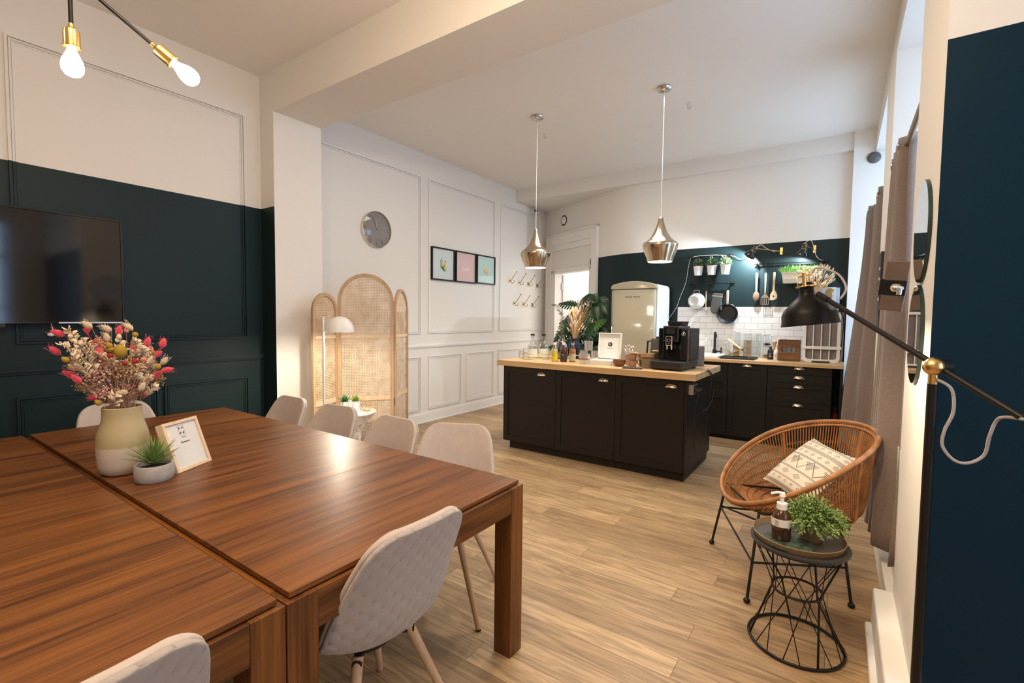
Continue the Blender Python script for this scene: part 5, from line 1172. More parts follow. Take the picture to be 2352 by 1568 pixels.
# herb pots
def herbs(mb, n, rad, h, lw, ll, base):
    for k in range(n):
        v = Vector((random.gauss(0, 1), random.gauss(0, 1), abs(random.gauss(0, 1)))).normalized()*random.uniform(.45, 1); c = Vector((v.x*rad, v.y*rad, base+v.z*h)); d = Vector((v.x, v.y, v.z+.4))+Vector((random.uniform(-.6, .6), random.uniform(-.6, .6), random.uniform(-.3, .6)))
        leaf(mb, c, d, Vector((random.uniform(-1, 1), random.uniform(-1, 1), 1)), ll*random.uniform(.7, 1.2), lw)
M_herb = mat('herb_dark', (.10, .15, .06), .7, var=.4, vscale=60); M_herb2 = mat('herb_pale', (.20, .27, .12), .7, var=.4, vscale=60)
for x, m_, lab, lf_ in ((-1.595, M_herb, 'white hanging pot with fine dark foliage, leftmost on the rail', .010), (-1.425, mat('herb_mid', (.10, .17, .07), .7, var=.4, vscale=60), 'white hanging pot with round green leaves, middle of the rail', .016), (-1.258, M_herb2, 'white hanging pot with pale green leaves, rightmost on the rail', .017)):
    t = thing('hanging_herb_pot', lab, 'plant', (x, YW-.125, 2.032), group='white herb pots on the upper rail')
    part('pot', MB().lathe([(0, 0), (.046, 0), (.047, .006), (.060, .112), (.063, .114), (.063, .120), (.056, .120), (.054, .10), (0, .098)], 26), M_whiteplastic, t, smooth=True, autos=50)
    part('hook', MB().tube([(0, .057, .10), (0, .070, .16), (0, .070, .258)], .0025, 6), M_black, t)
    mb = MB(); herbs(mb, 170, .075, .11, lf_*.5, lf_*1.4, .125); part('foliage', mb, m_, t, smooth=True)
# planter
t = thing('wall_planter', 'long white metal planter full of bright green grass hanging on the rail', 'plant', (-.437, YW-.135, 1.895))
def tub(z, w, d): return [(w*math.copysign(abs(math.cos(a*PI/20))**.35, math.cos(a*PI/20)), d*math.copysign(abs(math.sin(a*PI/20))**.6, math.sin(a*PI/20)), z) for a in range(40)]
rows = [tub(z, w, d) for z, w, d in ((0, .155, .048), (.004, .160, .05), (.045, .166, .054), (.05, .169, .057), (.055, .166, .054), (.115, .178, .06), (.12, .184, .065), (.128, .184, .065), (.128, .176, .057))]
mb = MB(); P_ = [[rows[j][i] for j in range(len(rows))] for i in range(40)]; mb.grid(P_, closed_u=True); mb.add(rows[0], [tuple(range(40))]); mb.add([(p[0], p[1], .105) for p in rows[-1]], [tuple(range(40))]); part('tub', mb, M_whitemetal, t, smooth=True, autos=50)
mb = MB()
for k in range(520):
    x = random.uniform(-.165, .165); y = random.uniform(-.045, .045); d = Vector((x*1.5+random.uniform(-.4, .4), random.uniform(-.5, .35), 1)).normalized(); L_ = random.uniform(.07, .14); s = d.cross(Vector((0, 1, .1))).normalized(); b_ = Vector((x, y, .10)); c1 = b_+d*L_*.55; c2 = b_+d*L_+Vector((d.x, d.y, -.4))*.02
    mb.add([b_-s*.002, b_+s*.002, c1+s*.0022, c1-s*.0022, c2], [(0, 1, 2, 3), (3, 2, 4)])
part('grass', mb, mat('planter_grass', (.16, .33, .06), .6, var=.35, vscale=30), t)
part('hook', MB().tube([(-.12, .06, .12), (-.12, .08, .15), (-.12, .08, .256)], .003, 6).tube([(.12, .06, .12), (.12, .08, .15), (.12, .08, .256)], .003, 6), M_black, t)
# things on the lower rail
for x, lab in ((-1.625, 'black hook holding the colander'), (-1.500, 'black hook holding the ladle'), (-1.362, 'black hook holding the oven mitt'), (-1.228, 'black hook holding the frying pan')): shook(x, 1.925, lab)
t = thing('white_colander', 'white enamel colander hanging from the lower rail', 'colander', (-1.625, YW-.035, 1.695), rot=(R(90), 0, 0))
M_dot = mat('enamel_dots', (.82, .81, .78), .3)
part('bowl', MB().lathe([(.112, .0), (.108, .02), (.095, .055), (.078, .075), (.062, .082), (0, .082)], 32, c=(0, 0, .0)), M_whitemetal, t, smooth=True, autos=50)
part('base_ring', MB().lathe([(.062, .078), (.062, .095), (.058, .095), (.056, .084), (0, .084)], 28, c=(-.012, -.0, 0)), mat('enamel_ring', (.62, .61, .56), .35), t, smooth=True, autos=40)
mb = MB()
for r, n in ((.012, 6), (.026, 10)):
    for k in range(n): a = 2*PI*k/n; mb.cyl((-.012+r*math.cos(a), r*math.sin(a), .084), (-.012+r*math.cos(a), r*math.sin(a), .0848), .0028, n=6)
for r, z in ((.086, .0665), (.097, .0515)):
    for k in range(26): a = 2*PI*k/26; mb.sphere((r*math.cos(a), r*math.sin(a), z), .0028, 6, 4)
part('holes', mb, mat('hole_dark', (.10, .10, .10), .8), t)
for s in (-1, 1): part('handle', MB().tube(spline([(-.035, s*.105, .01), (-.03, s*.140, .01), (.03, s*.140, .01), (.035, s*.105, .01)], 5), .004, 8), M_steel, t, smooth=True)
t = thing('ladle', 'small metal ladle with pale handle hanging beside the colander', 'ladle', (-1.500, YW-.05, 1.565)); part('handle', MB().prism([(-.005, .02), (.004, .02), (.008, .255), (.004, .268), (-.004, .268), (-.008, .255)], -.003, .003, 'y'), M_utensil, t, bev=.001); part('ladle_bowl', MB().lathe([(0, -.012), (.018, -.008), (.028, .006), (.030, .012), (.026, .006), (0, -.008)], 18, c=(0, -.02, .006)), M_steel, t, smooth=True)
t = thing('oven_mitt', 'dark grey oven mitt with beige cuff stripe hanging from the lower rail', 'oven mitt', (-1.375, YW-.05, 1.64), rot=(0, R(10), 0))
mo = [(-.062, .15), (.058, .16), (.062, .05), (.085, .0), (.090, -.05), (.072, -.066), (.052, -.03), (.046, -.08), (.020, -.118), (-.03, -.112), (-.055, -.07), (-.065, .02)]
mb = MB(); mb.prism([(a, -b if False else b) for a, b in mo], -.018, .018, 'y'); part('mitt_body', mb, mat('mitt_grey', (.075, .07, .065), .95, bump=.6, bscale=120), t, bev=.012); part('cuff_stripe', MB().box(-.066, .062, -.0195, .0195, .105, .125), mat('stripe_beige', (.22, .18, .13), .9), t)
t = thing('frying_pan', 'black frying pan with speckled handle hanging from the lower rail', 'pan', (-1.230, YW-.02, 1.525), rot=(R(90), 0, 0))
part('pan_body', MB().lathe([(0, 0), (.095, 0), (.128, .045), (.132, .046), (.127, .05), (.093, .006), (0, .006)], 40), mat('pan_black', (.022, .023, .026), .35, metal=.3), t, smooth=True, autos=50)
part('handle', MB().prism([(-.012, .118), (.012, .118), (.016, .29), (.008, .305), (-.008, .305), (-.016, .29)], .036, .048, 'z'), mat('granite_handle', (.42, .32, .26), .6, var=.4, vscale=120), t, bev=.003)
# utensils on the long rail
for x, lab in ((-.897, 'black hook holding the wooden spoon'), (-.797, 'black hook holding the slotted turner'), (-.702, 'black hook holding the corner spoon'), (-.20, 'empty black hook at the right end of the long rail')): shook(x, 2.153, lab, .09)
def utensil(x, lab, outline, m_, name='wooden_spoon', cat='spoon'):
    t = thing(name, lab, cat, (x, YW-.05, 1.70)); part('handle', MB().prism([(-.010, .10), (.010, .10), (.014, .33), (.010, .345), (-.010, .345), (-.014, .33)], -.004, .004, 'y'), m_, t, bev=.002); return t
t = utensil(-.897, 'brown wooden spoon, leftmost on the long rail', None, M_utensil)
part('spoon_bowl', MB().sphere((0, -.003, .045), .042, 18, 10, (.9, .25, 1.45)), wood('spoon_brown', (.22, .12, .07), (.36, .22, .14), .6, axis=2), t, smooth=True)
t = thing('slotted_turner', 'metal slotted turner hanging between two wooden spoons', 'turner', (-.797, YW-.05, 1.64)); part('handle', MB().prism([(-.006, .15), (.006, .15), (.012, .385), (.006, .40), (-.006, .40), (-.012, .385)], -.004, .004, 'y'), M_utensil, t, bev=.002)
mb = MB().box(-.045, -.038, -.002, .002, .005, .085).box(.038, .045, -.002, .002, .005, .085).box(-.045, .045, -.002, .002, 0, .008).box(-.04, .04, -.002, .002, .085, .10)
for x in (-.02, 0, .02): mb.box(x-.004, x+.004, -.002, .002, .005, .088)
mb.prism([(-.04, .098), (.04, .098), (.01, .13), (.006, .16), (-.006, .16), (-.01, .13)], -.002, .002, 'y'); part('slotted_blade', mb, M_chrome, t)
t = utensil(-.702, 'pale wooden corner spoon with a round hole, right of the metal turner', None, M_utensil); part('spoon_blade', MB().prism([(-.042, -.005), (.0, -.005), (.035, .01), (.044, .05), (.03, .09), (.010, .12), (-.010, .12), (-.035, .07)], -.005, .003, 'y'), M_utensil, t, bev=.002); part('hole', MB().cyl((.0, -.0058, .045), (.0, -.005, .045), .010, n=16), M_ink, t)
# clamp wall lamps
def walllamp(bx, bz, hx_, hy_, hz_, tgt, lab, pw):
    t = thing('wall_lamp', lab, 'wall lamp', (bx, YW, bz), group='black spotlights above the kitchen rails')
    part('wall_plate', MB().box(-.016, .016, -.012, 0, -.045, .045), M_brass, t, bev=.003); part('pivot', MB().cyl((0, -.01, -.01), (-.0, -.065, -.01), .008), M_brass, t)
    h = Vector((hx_-bx, hy_-YW, hz_-bz)); d = (Vector(tgt)-Vector((hx_, hy_, hz_))).normalized(); q = (-d).to_track_quat('Z', 'Y').to_matrix().to_4x4(); S = Matrix.Translation(h) @ q
    part('arm', MB().tube([(0, -.06, -.01), S @ Vector((0, 0, .085))], .0045, 8), M_brass, t)
    s = part('lamp_shade', MB().lathe([(.068, -.03), (.066, -.02), (.058, .005), (.040, .03), (.026, .042), (.024, .075), (.018, .082), (0, .083), (0, .078), (.020, .073), (.022, .04), (.036, .028), (.054, .003), (.064, -.03)], 30, mtx=S), M_blackgloss, t, smooth=True, autos=50)
    mb = MB()
    for a in range(3): an = a*2*PI/3; mb.tube([S @ Vector((.026*math.cos(an), .026*math.sin(an), .05)), S @ Vector((.026*math.cos(an), .026*math.sin(an), .105)), S @ Vector((0, 0, .11))], .0022, 5)
    mb.tube([S @ Vector((.028*math.cos(a*PI/8), .028*math.sin(a*PI/8), .05)) for a in range(16)], .003, 5, closed=True); part('brass_cage', mb, M_brass, t)
    part('bulb', MB().sphere(S @ Vector((0, 0, .005)), .022), bulb_mat('lit_bulb_cool', (.85, .95, 1), 25) if 'lit_bulb_cool' not in MATS else MATS['lit_bulb_cool'], t, smooth=True)
    spot('kitchen_wall_lamp_light', Vector((bx, YW, bz)) + (S @ Vector((0, 0, -.005))), tgt, pw, COOL, 150, .3, .02)
    return S
walllamp(-.640, 2.305, -.950, 6.58, 2.265, (-1.33, 6.80, 1.82), 'black spotlight on a brass arm pointing left over the herb pots', 62)
walllamp(-.290, 2.305, -.400, 6.60, 2.245, (-.52, 6.70, 1.80), 'black spotlight pointing down over the white planter', 24)
solo('white_cable', MB().tube(spline([(-.93, 6.68, 2.33), (-.86, 6.70, 2.385), (-.80, 6.72, 2.34), (-.70, 6.74, 2.29)], 6), .003, 6), M_whiteplastic, 'white flex curling over the left spotlight', 'cable', smooth=True)
solo('white_cable', MB().tube(spline([(-1.02, 6.74, 2.24), (-1.10, 6.76, 2.225), (-1.18, 6.745, 2.27), (-1.4, 6.735, 2.298), (-1.68, 6.74, 2.29), (-1.74, 6.77, 2.20), (-1.78, 6.78, 1.95), (-1.85, 6.78, 1.75), (-1.90, 6.78, 1.60), (-2.0, 6.78, 1.45)], 7), .003, 6), M_whiteplastic, 'long white flex running along the upper rail and down to the fridge', 'cable', smooth=True)
solo('white_cable', MB().tube(spline([(-.385, 6.66, 2.37), (-.33, 6.68, 2.40), (-.30, 6.70, 2.33), (-.27, 6.74, 2.22), (-.23, 6.745, 2.17), (-.19, 6.76, 2.162)], 6), .003, 6), M_whiteplastic, 'white flex hanging from the right spotlight to the long rail', 'cable', smooth=True)
solo('black_cable', MB().tube(spline([(-.17, 6.77, 2.15), (-.12, 6.78, 2.05), (-.13, 6.785, 1.9), (-.10, 6.785, 1.7), (.02, 6.785, 1.5), (.02, 6.785, 1.2), (.0, 6.78, 1.0)], 6), .004, 6), M_blackplastic, 'black flex running down the dark green wall behind the magazines', 'cable', smooth=True)
# pendants and ceiling hooks
def pendant(x, y, lab):
    t = thing('pendant_lamp', lab, 'pendant lamp', (x, y, 0), group='brushed nickel pendant lamps over the island'); zb = 1.985
    part('ceiling_rose', MB().lathe([(0, ZC-.045), (.03, ZC-.045), (.062, ZC-.03), (.068, ZC-.012), (.060, ZC)], 32), M_steel, t, smooth=True, autos=50)
    part('cord', MB().cyl((0, 0, zb+.40), (0, 0, ZC-.04), .0025, n=8), M_whiteplastic, t)
    pr = [(.113, 0), (.124, .04), (.146, .09), (.160, .14), (.162, .156), (.154, .174), (.128, .190), (.103, .212), (.080, .242), (.060, .28), (.044, .32), (.031, .36), (.024, .395), (.020, .412), (.012, .416)]
    inn = [(r-.004, z-.002) for r, z in reversed(pr[:-1])]
    part('lamp_shade', MB().lathe(pr, 44, c=(0, 0, zb)), mat('brushed_champagne', (.62, .50, .36), .21, metal=1), t, smooth=True, autos=60)
    part('white_lining', MB().lathe(inn+[(.109, 0), (.113, 0)], 44, c=(0, 0, zb)), mat('shade_lining', (.85, .82, .76), .5), t, smooth=True)
    part('bulb', MB().sphere((0, 0, zb+.045), .038), bulb_mat('lit_bulb_pendant', (1, .90, .75), 14) if 'lit_bulb_pendant' not in MATS else MATS['lit_bulb_pendant'], t, smooth=True)
    point('pendant_light', (x, y, zb+.035), 16, (1, .88, .70), .035)
pendant(-2.745, 4.40, 'brushed champagne pendant lamp on the left, above the island tray'); pendant(-1.425, 4.50, 'brushed champagne pendant lamp on the right, above the coffee machine')
for x, y, lab in ((-2.93, 4.85, 'small hook in the ceiling beside the left pendant'), (-1.33, 4.95, 'small hook in the ceiling beside the right pendant')):
    t = thing('ceiling_hook', lab, 'hook', (x, y, ZC)); part('plate', MB().box(-.03, .03, -.008, .008, -.004, 0), M_whiteplastic, t); part('hook', MB().tube([(0, 0, 0), (0, 0, -.03)]+arc((.012, 0, -.045), .014, R(160), R(400), 8), .003, 6), M_brassdark, t, smooth=True)
# monstera
t = thing('monstera_plant', 'large dark green monstera with split leaves between doorway and fridge', 'plant', (-2.94, 6.30, 0))
part('pot', MB().lathe([(0, 0), (.15, 0), (.19, .34), (.18, .36), (.165, .33), (0, .32)], 28), M_blackplastic, t, smooth=True, autos=50)
M_mon = mat('monstera_green', (.018, .050, .016), .38, var=.3, vscale=5); M_mon2 = mat('monstera_light', (.06, .14, .02), .4)
def mleaf(mb, p, d, n, S):
    d = d.normalized(); s = d.cross(n).normalized(); n = s.cross(d).normalized(); N = 8
    def P(u, t_): 
        w = .50*math.sin(PI*min(.98, .12+t_*.83))**.75*(1-.28*t_); bend = -.30*(t_**2)-.22*(abs(u)**2)*.5
        return p+(d*(t_-.12*abs(u)*(1-t_))+s*u*w+n*bend)*S
    for sd_ in (-1, 1):
        for k in range(N):
            t0 = k/N; t1 = (k+1)/N; g = .26/N
            mb.add([P(0, t0), P(0, t1), P(sd_*.45, t1), P(sd_*.45, t0)], [(0, 1, 2, 3)])
            sh = .10
            mb.add([P(sd_*.45, t0+g*.5), P(sd_*.45, t1-g*.5), P(sd_*1, min(1, t1-g+sh)), P(sd_*1, t0+g+sh*.8)], [(0, 1, 2, 3)])
mb = MB(); ml = MB(); ms = MB()
LV = [(-.42, -.1, 1.52, .40), (-.30, -.25, 1.70, .34), (-.12, -.1, 1.78, .36), (.10, -.15, 1.62, .36), (-.48, -.2, 1.30, .42), (-.20, -.35, 1.42, .44), (.08, -.35, 1.34, .42), (.18, -.2, 1.45, .34), (-.55, -.15, 1.08, .36), (-.32, -.35, 1.12, .42), (-.05, -.40, 1.10, .44), (.15, -.35, 1.08, .36), (-.40, -.3, .92, .36), (-.15, -.4, .90, .40), (.10, -.4, .86, .38), (.0, -.1, 1.80, .30), (-.22, 0, 1.60, .36), (-.05, -.2, 1.55, .36), (.2, 0, 1.3, .36), (-.35, .1, 1.35, .34), (.05, 0, 1.20, .40), (-.25, -.1, 1.25, .40), (-.05, -.3, 1.28, .36), (.2, -.1, 1.65, .26), (.14, .05, 1.72, .28), (-.50, -.05, 1.45, .26)]+[(random.uniform(-.42, .22), random.uniform(-.35, .05), random.uniform(.85, 1.65), random.uniform(.26, .36)) for _ in range(16)]
for i, (x, y, z, S) in enumerate(LV):
    S *= .78; p = Vector((x*.82, y*.8, z-.04)); d = Vector((x*1.3+random.uniform(-.25, .25), y*.8-.12, random.uniform(-.55, .25))); n = Vector((random.uniform(-.3, .1), -.75+random.uniform(-.3, .3), .7))
    mleaf(ml if i == 7 else mb, p-d.normalized()*S*.35, d, n, S); ms.tube(spline([(random.uniform(-.04, .04), random.uniform(-.04, .04), .33), (p.x*.35, p.y*.35, .33+(p.z-.33)*.6), p-d.normalized()*S*.35], 5), .006, 6)
part('leaves', mb, M_mon, t, fixn=False); part('young_leaf', ml, M_mon2, t, fixn=False, label='bright green young leaf'); part('stems', ms, mat('monstera_stem', (.05, .08, .02), .6), t, smooth=True)
# ================================================================== WINDOW SIDE
M_curt = mat('curtain_taupe', (.205, .155, .130), .9, bump=.35, bscale=260, sheen=.35, var=.10, vscale=90)
RZ = 2.55
def curtain(name_lab, RZ, xt, y0, y1, xb, yb0, yb1, zb, folds, grp, flare=None):
    """pleated cloth hanging from y0..y1 at the rod to yb0..yb1 at the hem, eyelets on the rod"""
    t = thing('curtain', name_lab, 'curtain', (xt, (y0+y1)/2, RZ), group=grp); oy = (y0+y1)/2; rows = []; N = folds*10; M_ = 18
    for i in range(N+1):
        u = i/N; row = []
        for j in range(M_+1):
            v = j/M_; z = (RZ+.045)*(1-v)+zb*v-RZ; e = v*v*(3-2*v); y = (y0+(y1-y0)*u)*(1-e)+(yb0+(yb1-yb0)*u)*e-oy
            am = .042+.035*v; ph = folds*2*PI*u+.6*math.sin(3*v+u*5)*v; x = (xb-xt)*e+am*math.sin(ph)+.012*math.sin(ph*2.1+v*4)*v
            row.append((x, y+.01*math.cos(ph*2)*v, z+.03*math.sin(u*7)*v*v))
        rows.append(row)
    o = part('cloth', MB().grid(rows), M_curt, t, smooth=True, fixn=False, solid=.003)
    for k in range(folds):
        for h in (.25, .75):
            u = (k+h)/folds; y = y0+(y1-y0)*u-oy; x = .042*math.sin(folds*2*PI*u)
            part('eyelet', MB().tube([(x+.0+.0*a, y+.020*math.cos(a*PI/6), .020*math.sin(a*PI/6)) for a in range(12)], .004, 5, closed=True), M_steel, t) if k in (0, folds-1) else None
    return t
CG = 'taupe eyelet curtains at the kitchen windows'
curtain('taupe curtain nearest the white pillar with the mirrors', 2.445, .272, 3.42, 3.98, .245, 2.98, 3.98, .22, 4, CG)
curtain('taupe curtain seen edge-on behind the intercom panel', 2.55, .262, 5.10, 5.36, .20, 5.0, 5.5, .14, 3, CG)
curtain('taupe curtain farthest away, spreading beside the kitchen drawers', 2.55, .225, 5.90, 6.42, .10, 5.55, 6.40, .14, 5, CG)
for y0, y1, lab in ((2.83, 4.29, 'bronze curtain rod over the near kitchen window'), (5.09, 6.67, 'bronze curtain rod over the far kitchen window')):
    t = thing('curtain_rod', lab, 'curtain rod', (.270, (y0+y1)/2, 2.445 if y0 < 4 else 2.55)); h = (y1-y0)/2
    part('rod', MB().cyl((0, -h, 0), (0, h, 0), .015, n=16), mat('bronze_rod', (.32, .23, .14), .35, metal=.8), t, smooth=True, autos=50)
    for s in (-1, 1): part('bracket', MB().cyl((0, s*(h-.04), 0), (.16, s*(h-.04), 0), .008), M_black, t)
solo('wall_sensor', MB().lathe([(0, .035), (.03, .034), (.058, .022), (.064, 0)], 32), mat('sensor_grey', (.10, .10, .10), .4), 'round grey motion sensor on the white column', 'sensor', loc=(.235, 6.70, 3.265), rot=(R(90), 0, 0), smooth=True)
t = thing('intercom_panel', 'tall slim dark panel with white buttons beside the curtain', 'intercom', (XR, 4.46, 1.40)); part('panel', MB().box(-.025, 0, -.05, .16, 0, .56), M_blackplastic, t, bev=.002)
for k in range(4): part('button', MB().box(-.030, -.025, -.03, .01, .20+k*.075, .222+k*.075), M_whiteplastic, t)
# mirrors
for z, lab in ((1.792, 'upper round mirror on the white pillar'), (1.400, 'lower round mirror on the white pillar')):
    yy = 2.40 if z > 1.6 else 2.44
    t = thing('round_mirror', lab, 'mirror', (XR, yy, z), rot=(0, R(-90), 0), group='two round mirrors on the pillar')
    part('mirror_backing', MB().lathe([(0, 0), (.193, 0), (.193, .012), (0, .012)], 56), mat('mirror_edge', (.015, .04, .035), .3), t); part('mirror_glass', MB().lathe([(0, .0125), (.192, .0125)], 56), mat('mirror_silver', (.80, .82, .82), .015, metal=1), t)
# tablet on a bracket at the pillar
t = thing('tablet', 'small bronze tablet held in a wall bracket beside the mirrors', 'tablet', (.190, 2.90, 1.50), rot=(0, R(7), R(-36)))
part('tablet_body', MB().box(-.052, .052, .0, .008, 0, .235), mat('tablet_bronze', (.20, .145, .115), .4, metal=.5), t, bev=.004); part('tablet_screen', MB().box(-.048, .048, .0082, .009, .01, .225), M_blackgloss, t)
br = part('holder', MB().box(-.058, .056, -.006, -.0005, .075, .145).box(-.062, -.053, -.008, .012, .07, .15), M_black, t, bev=.002); part('holder_clip', MB().box(-.064, -.058, -.006, .012, .072, .148), mat('clip_bronze', (.38, .28, .22), .4, metal=.4), br)
part('ball_joint', MB().cyl((.02, -.028, .11), (.02, -.004, .11), .018, n=18), mat('joint_beige', (.55, .44, .34), .4), br, smooth=True, autos=40)
part('bracket_arm', MB().cyl((.02, -.028, .11), (.062, -.042, .11), .009).cyl((.05, -.038, .08), (.05, -.038, .115), .010), M_steel, br)
# black floor lamp with brass joint
KX, KY, KZ = .224, 1.80, 1.322
t = thing('black_floor_lamp', 'black floor lamp with brass ball joint and long slanted arm over the side table', 'floor lamp', (KX, KY, 0), group=None)
part('base', MB().lathe([(0, 0), (.15, 0), (.15, .016), (.012, .024)], 36), M_black, t, smooth=True, autos=40)
part('pole', MB().cyl((0, 0, .02), (0, 0, KZ-.05), .0125, n=16), M_black, t, smooth=True, autos=50)
part('brass_joint', MB().sphere((0, 0, KZ), .026, 20, 12).cyl((0, 0, KZ-.060), (0, 0, KZ-.015), .0115, n=16), M_brass, t, smooth=True, autos=50)
SH = Vector((-.102, 2.25, 1.445)); P1 = Vector((-.085, 2.19, 1.552)); kn = Vector((KX, KY, KZ)); ad = (P1-kn).normalized(); P2 = kn-ad*.245
side = Vector((.028, .028, 0))
part('arm', MB().cyl(P1-Vector((KX, KY, 0))+side*.35, P2-Vector((KX, KY, 0))+side*.35, .0088, n=14).cyl(P1-Vector((KX, KY, 0))+side*.35, P1-Vector((KX, KY, 0))-ad*.06+side*.35, .0115, n=14), M_black, t, smooth=True, autos=50)
part('joint_knob', MB().cyl(side*.4+Vector((0, 0, KZ)), side*1.1+Vector((0, 0, KZ)), .022, n=18), M_black, t, smooth=True, autos=40)
o = Vector((KX, KY, 0)); tilt = Matrix.Rotation(R(-7), 4, 'Y'); S = Matrix.Translation(SH-o) @ tilt
pr = [(r_*.84, z_) for r_, z_ in ((.1215, -.012), (.123, -.014), (.1225, -.008), (.119, .0), (.116, .030), (.104, .052), (.062, .085), (.036, .105), (.031, .118), (.030, .150), (.024, .158), (0, .160))]
part('lamp_shade', MB().lathe(pr+[(r_*.84, z_) for r_, z_ in ((0, .157), (.022, .154), (.027, .148), (.028, .116), (.034, .101), (.060, .082), (.101, .050), (.113, .029), (.117, -.01))], 48, mtx=S), mat('shade_black', (.006, .005, .0045), .40, spec=.2), t, smooth=True, autos=60)
mb = MB().tube([S @ Vector((.034*math.cos(a*PI/12), .034*math.sin(a*PI/12), .142)) for a in range(24)], .0035, 6, closed=True); mb.cyl(S @ Vector((-.004, -.03, .14)), S @ Vector((-.002, -.032, .195)), .0075, n=12)
for a in (150, 215, -35): c, s = math.cos(R(a)), math.sin(R(a)); mb.tube([S @ Vector((.033*c, .033*s, .142)), S @ Vector((.033*c, .033*s, .182)), S @ Vector((.022*c, .022*s, .186)), S @ Vector((.002, -.004, .186))], .0024, 6)
part('brass_cage', mb, M_brass, t, smooth=True, autos=50)
part('bulb', MB().sphere(S @ Vector((0, 0, .03)), .03), bulb_mat('lit_bulb_lamp', (1, .84, .6), 10), t, smooth=True)
M_flex = mat('braided_flex', (.50, .46, .45), .8, bump=1, bscale=500)
part('flex', MB().tube([p-o for p in spline([(.232, 1.79, 1.286), (.262, 1.78, 1.262), (.268, 1.78, 1.20), (.252, 1.78, 1.145), (.250, 1.78, 1.10), (.275, 1.78, 1.065), (.305, 1.78, 1.062), (.335, 1.78, 1.09), (.340, 1.76, 1.15), (.352, 1.74, 1.20), (P2.x+.006, P2.y, P2.z)], 7)], .0042, 8), M_flex, t, smooth=True, label='grey braided flex hanging in a loop')
part('shade_flex', MB().tube([p-o for p in spline([(-.10, 2.22, 1.635), (-.085, 2.21, 1.655), (-.05, 2.20, 1.645), (-.01, 2.19, 1.62), (.012, 2.17, 1.57), (-.005, 2.16, 1.53)], 7)], .004, 8), M_flex, t, smooth=True)
point('black_floor_lamp_light', SH+Vector((0, 0, .02)), 15, (1, .80, .55), .03)

# ---- rattan armchair
M_rat = mat('rattan', (.38, .165, .055), .45, var=.3, vscale=18, bump=.4, bscale=90)
M_ratd = mat('rattan_binding', (.26, .09, .025), .5, var=.3, vscale=25)
t = thing('rattan_armchair', 'round brown rattan armchair on thin black legs by the curtains', 'armchair', (-.181, 3.169, 0), rz=R(-54.1))
def rimp(a, k=1.0): return Vector((.362*math.sin(a)*(1+.054*math.cos(a))*k, -.392*math.cos(a)*k, .418+.428*(1-math.cos(a))/2+.059*math.sin(a)**2))
RIMN = 72; rim = [rimp(2*PI*i/RIMN) for i in range(RIMN)]
part('rim', MB().tube(rim, .0125, 10, closed=True), M_rat, t, smooth=True)
part('inner_rim', MB().tube([rimp(2*PI*i/RIMN, .965)-Vector((0, 0, .022)) for i in range(RIMN)], .0075, 8, closed=True), M_rat, t, smooth=True)
seatc = Vector((0, .05, .345))
def strand(a):
    r0 = rimp(a, .985)-Vector((0, 0, .008)); g = Vector((math.sin(a)*.21, .06-math.cos(a)*.20, .352+.012*(1-math.cos(a)))); k = Vector((math.sin(a)*.30, .06-math.cos(a)*(.30 if math.cos(a) > 0 else .26), .385+.03*(1-math.cos(a))))
    c = Vector((math.sin(a)*.035, .05-math.cos(a)*.035, .340)); return spline([r0, r0.lerp(k, .5)+Vector((0, 0, -.018)), k, g, c], 5)
mb = MB(); st = [strand(2*PI*i/150) for i in range(150)]
for s in st: mb.tube(s, .0038, 5)
part('woven_strands', mb, M_rat, t, smooth=True, label='bent rattan strands')
mb = MB()
for idx, r_ in ((3, .0045), (5, .004), (7, .0045), (10, .006), (12, .005), (14, .0055), (16, .006), (18, .006)):
    for dz in (-.004, .004): mb.tube([s[idx]+Vector((0, 0, dz+.004*((i % 2)*2-1))) for i, s in enumerate(st)], r_*.6, 5, closed=True)
part('binding_rings', mb, M_ratd, t, smooth=True)
for a in (R(28), R(108), R(252), R(332), R(180)): part('support_pole', MB().tube([p+Vector((0, 0, -.010)) for p in strand(a)[:16]], .0095, 8), M_rat, t, smooth=True)
LG = [(Vector((-.296, -.340, .012)), Vector((-.235, -.285, .425))), (Vector((.339, -.442, .012)), Vector((.215, -.325, .425))), (Vector((.383, .070, .012)), Vector((.235, .10, .40))), (Vector((-.253, .172, .012)), Vector((-.20, .12, .40)))]
for a_, b_ in LG:
    part('leg', MB().cyl(a_, b_, .0075, n=12), M_black, t, smooth=True, autos=50); part('foot', MB().sphere(a_+Vector((0, 0, .002)), .017, sc=(1, 1, .8)), M_black, t, smooth=True)
mb = MB(); LP_ = lambda k, u: LG[k][0].lerp(LG[k][1], u)
mb.cyl(LP_(0, .60), LP_(3, .55), .006).cyl(LP_(0, .60), LP_(1, .42), .0055).cyl(LP_(1, .42), LP_(2, .42), .006).cyl(LP_(0, .62), LP_(2, .55), .0055)
for k in range(4): mb.cyl(LG[k][1]-Vector((0, 0, .008)), LG[(k+1) % 4][1]-Vector((0, 0, .008)), .006)
part('leg_braces', mb, M_black, t)

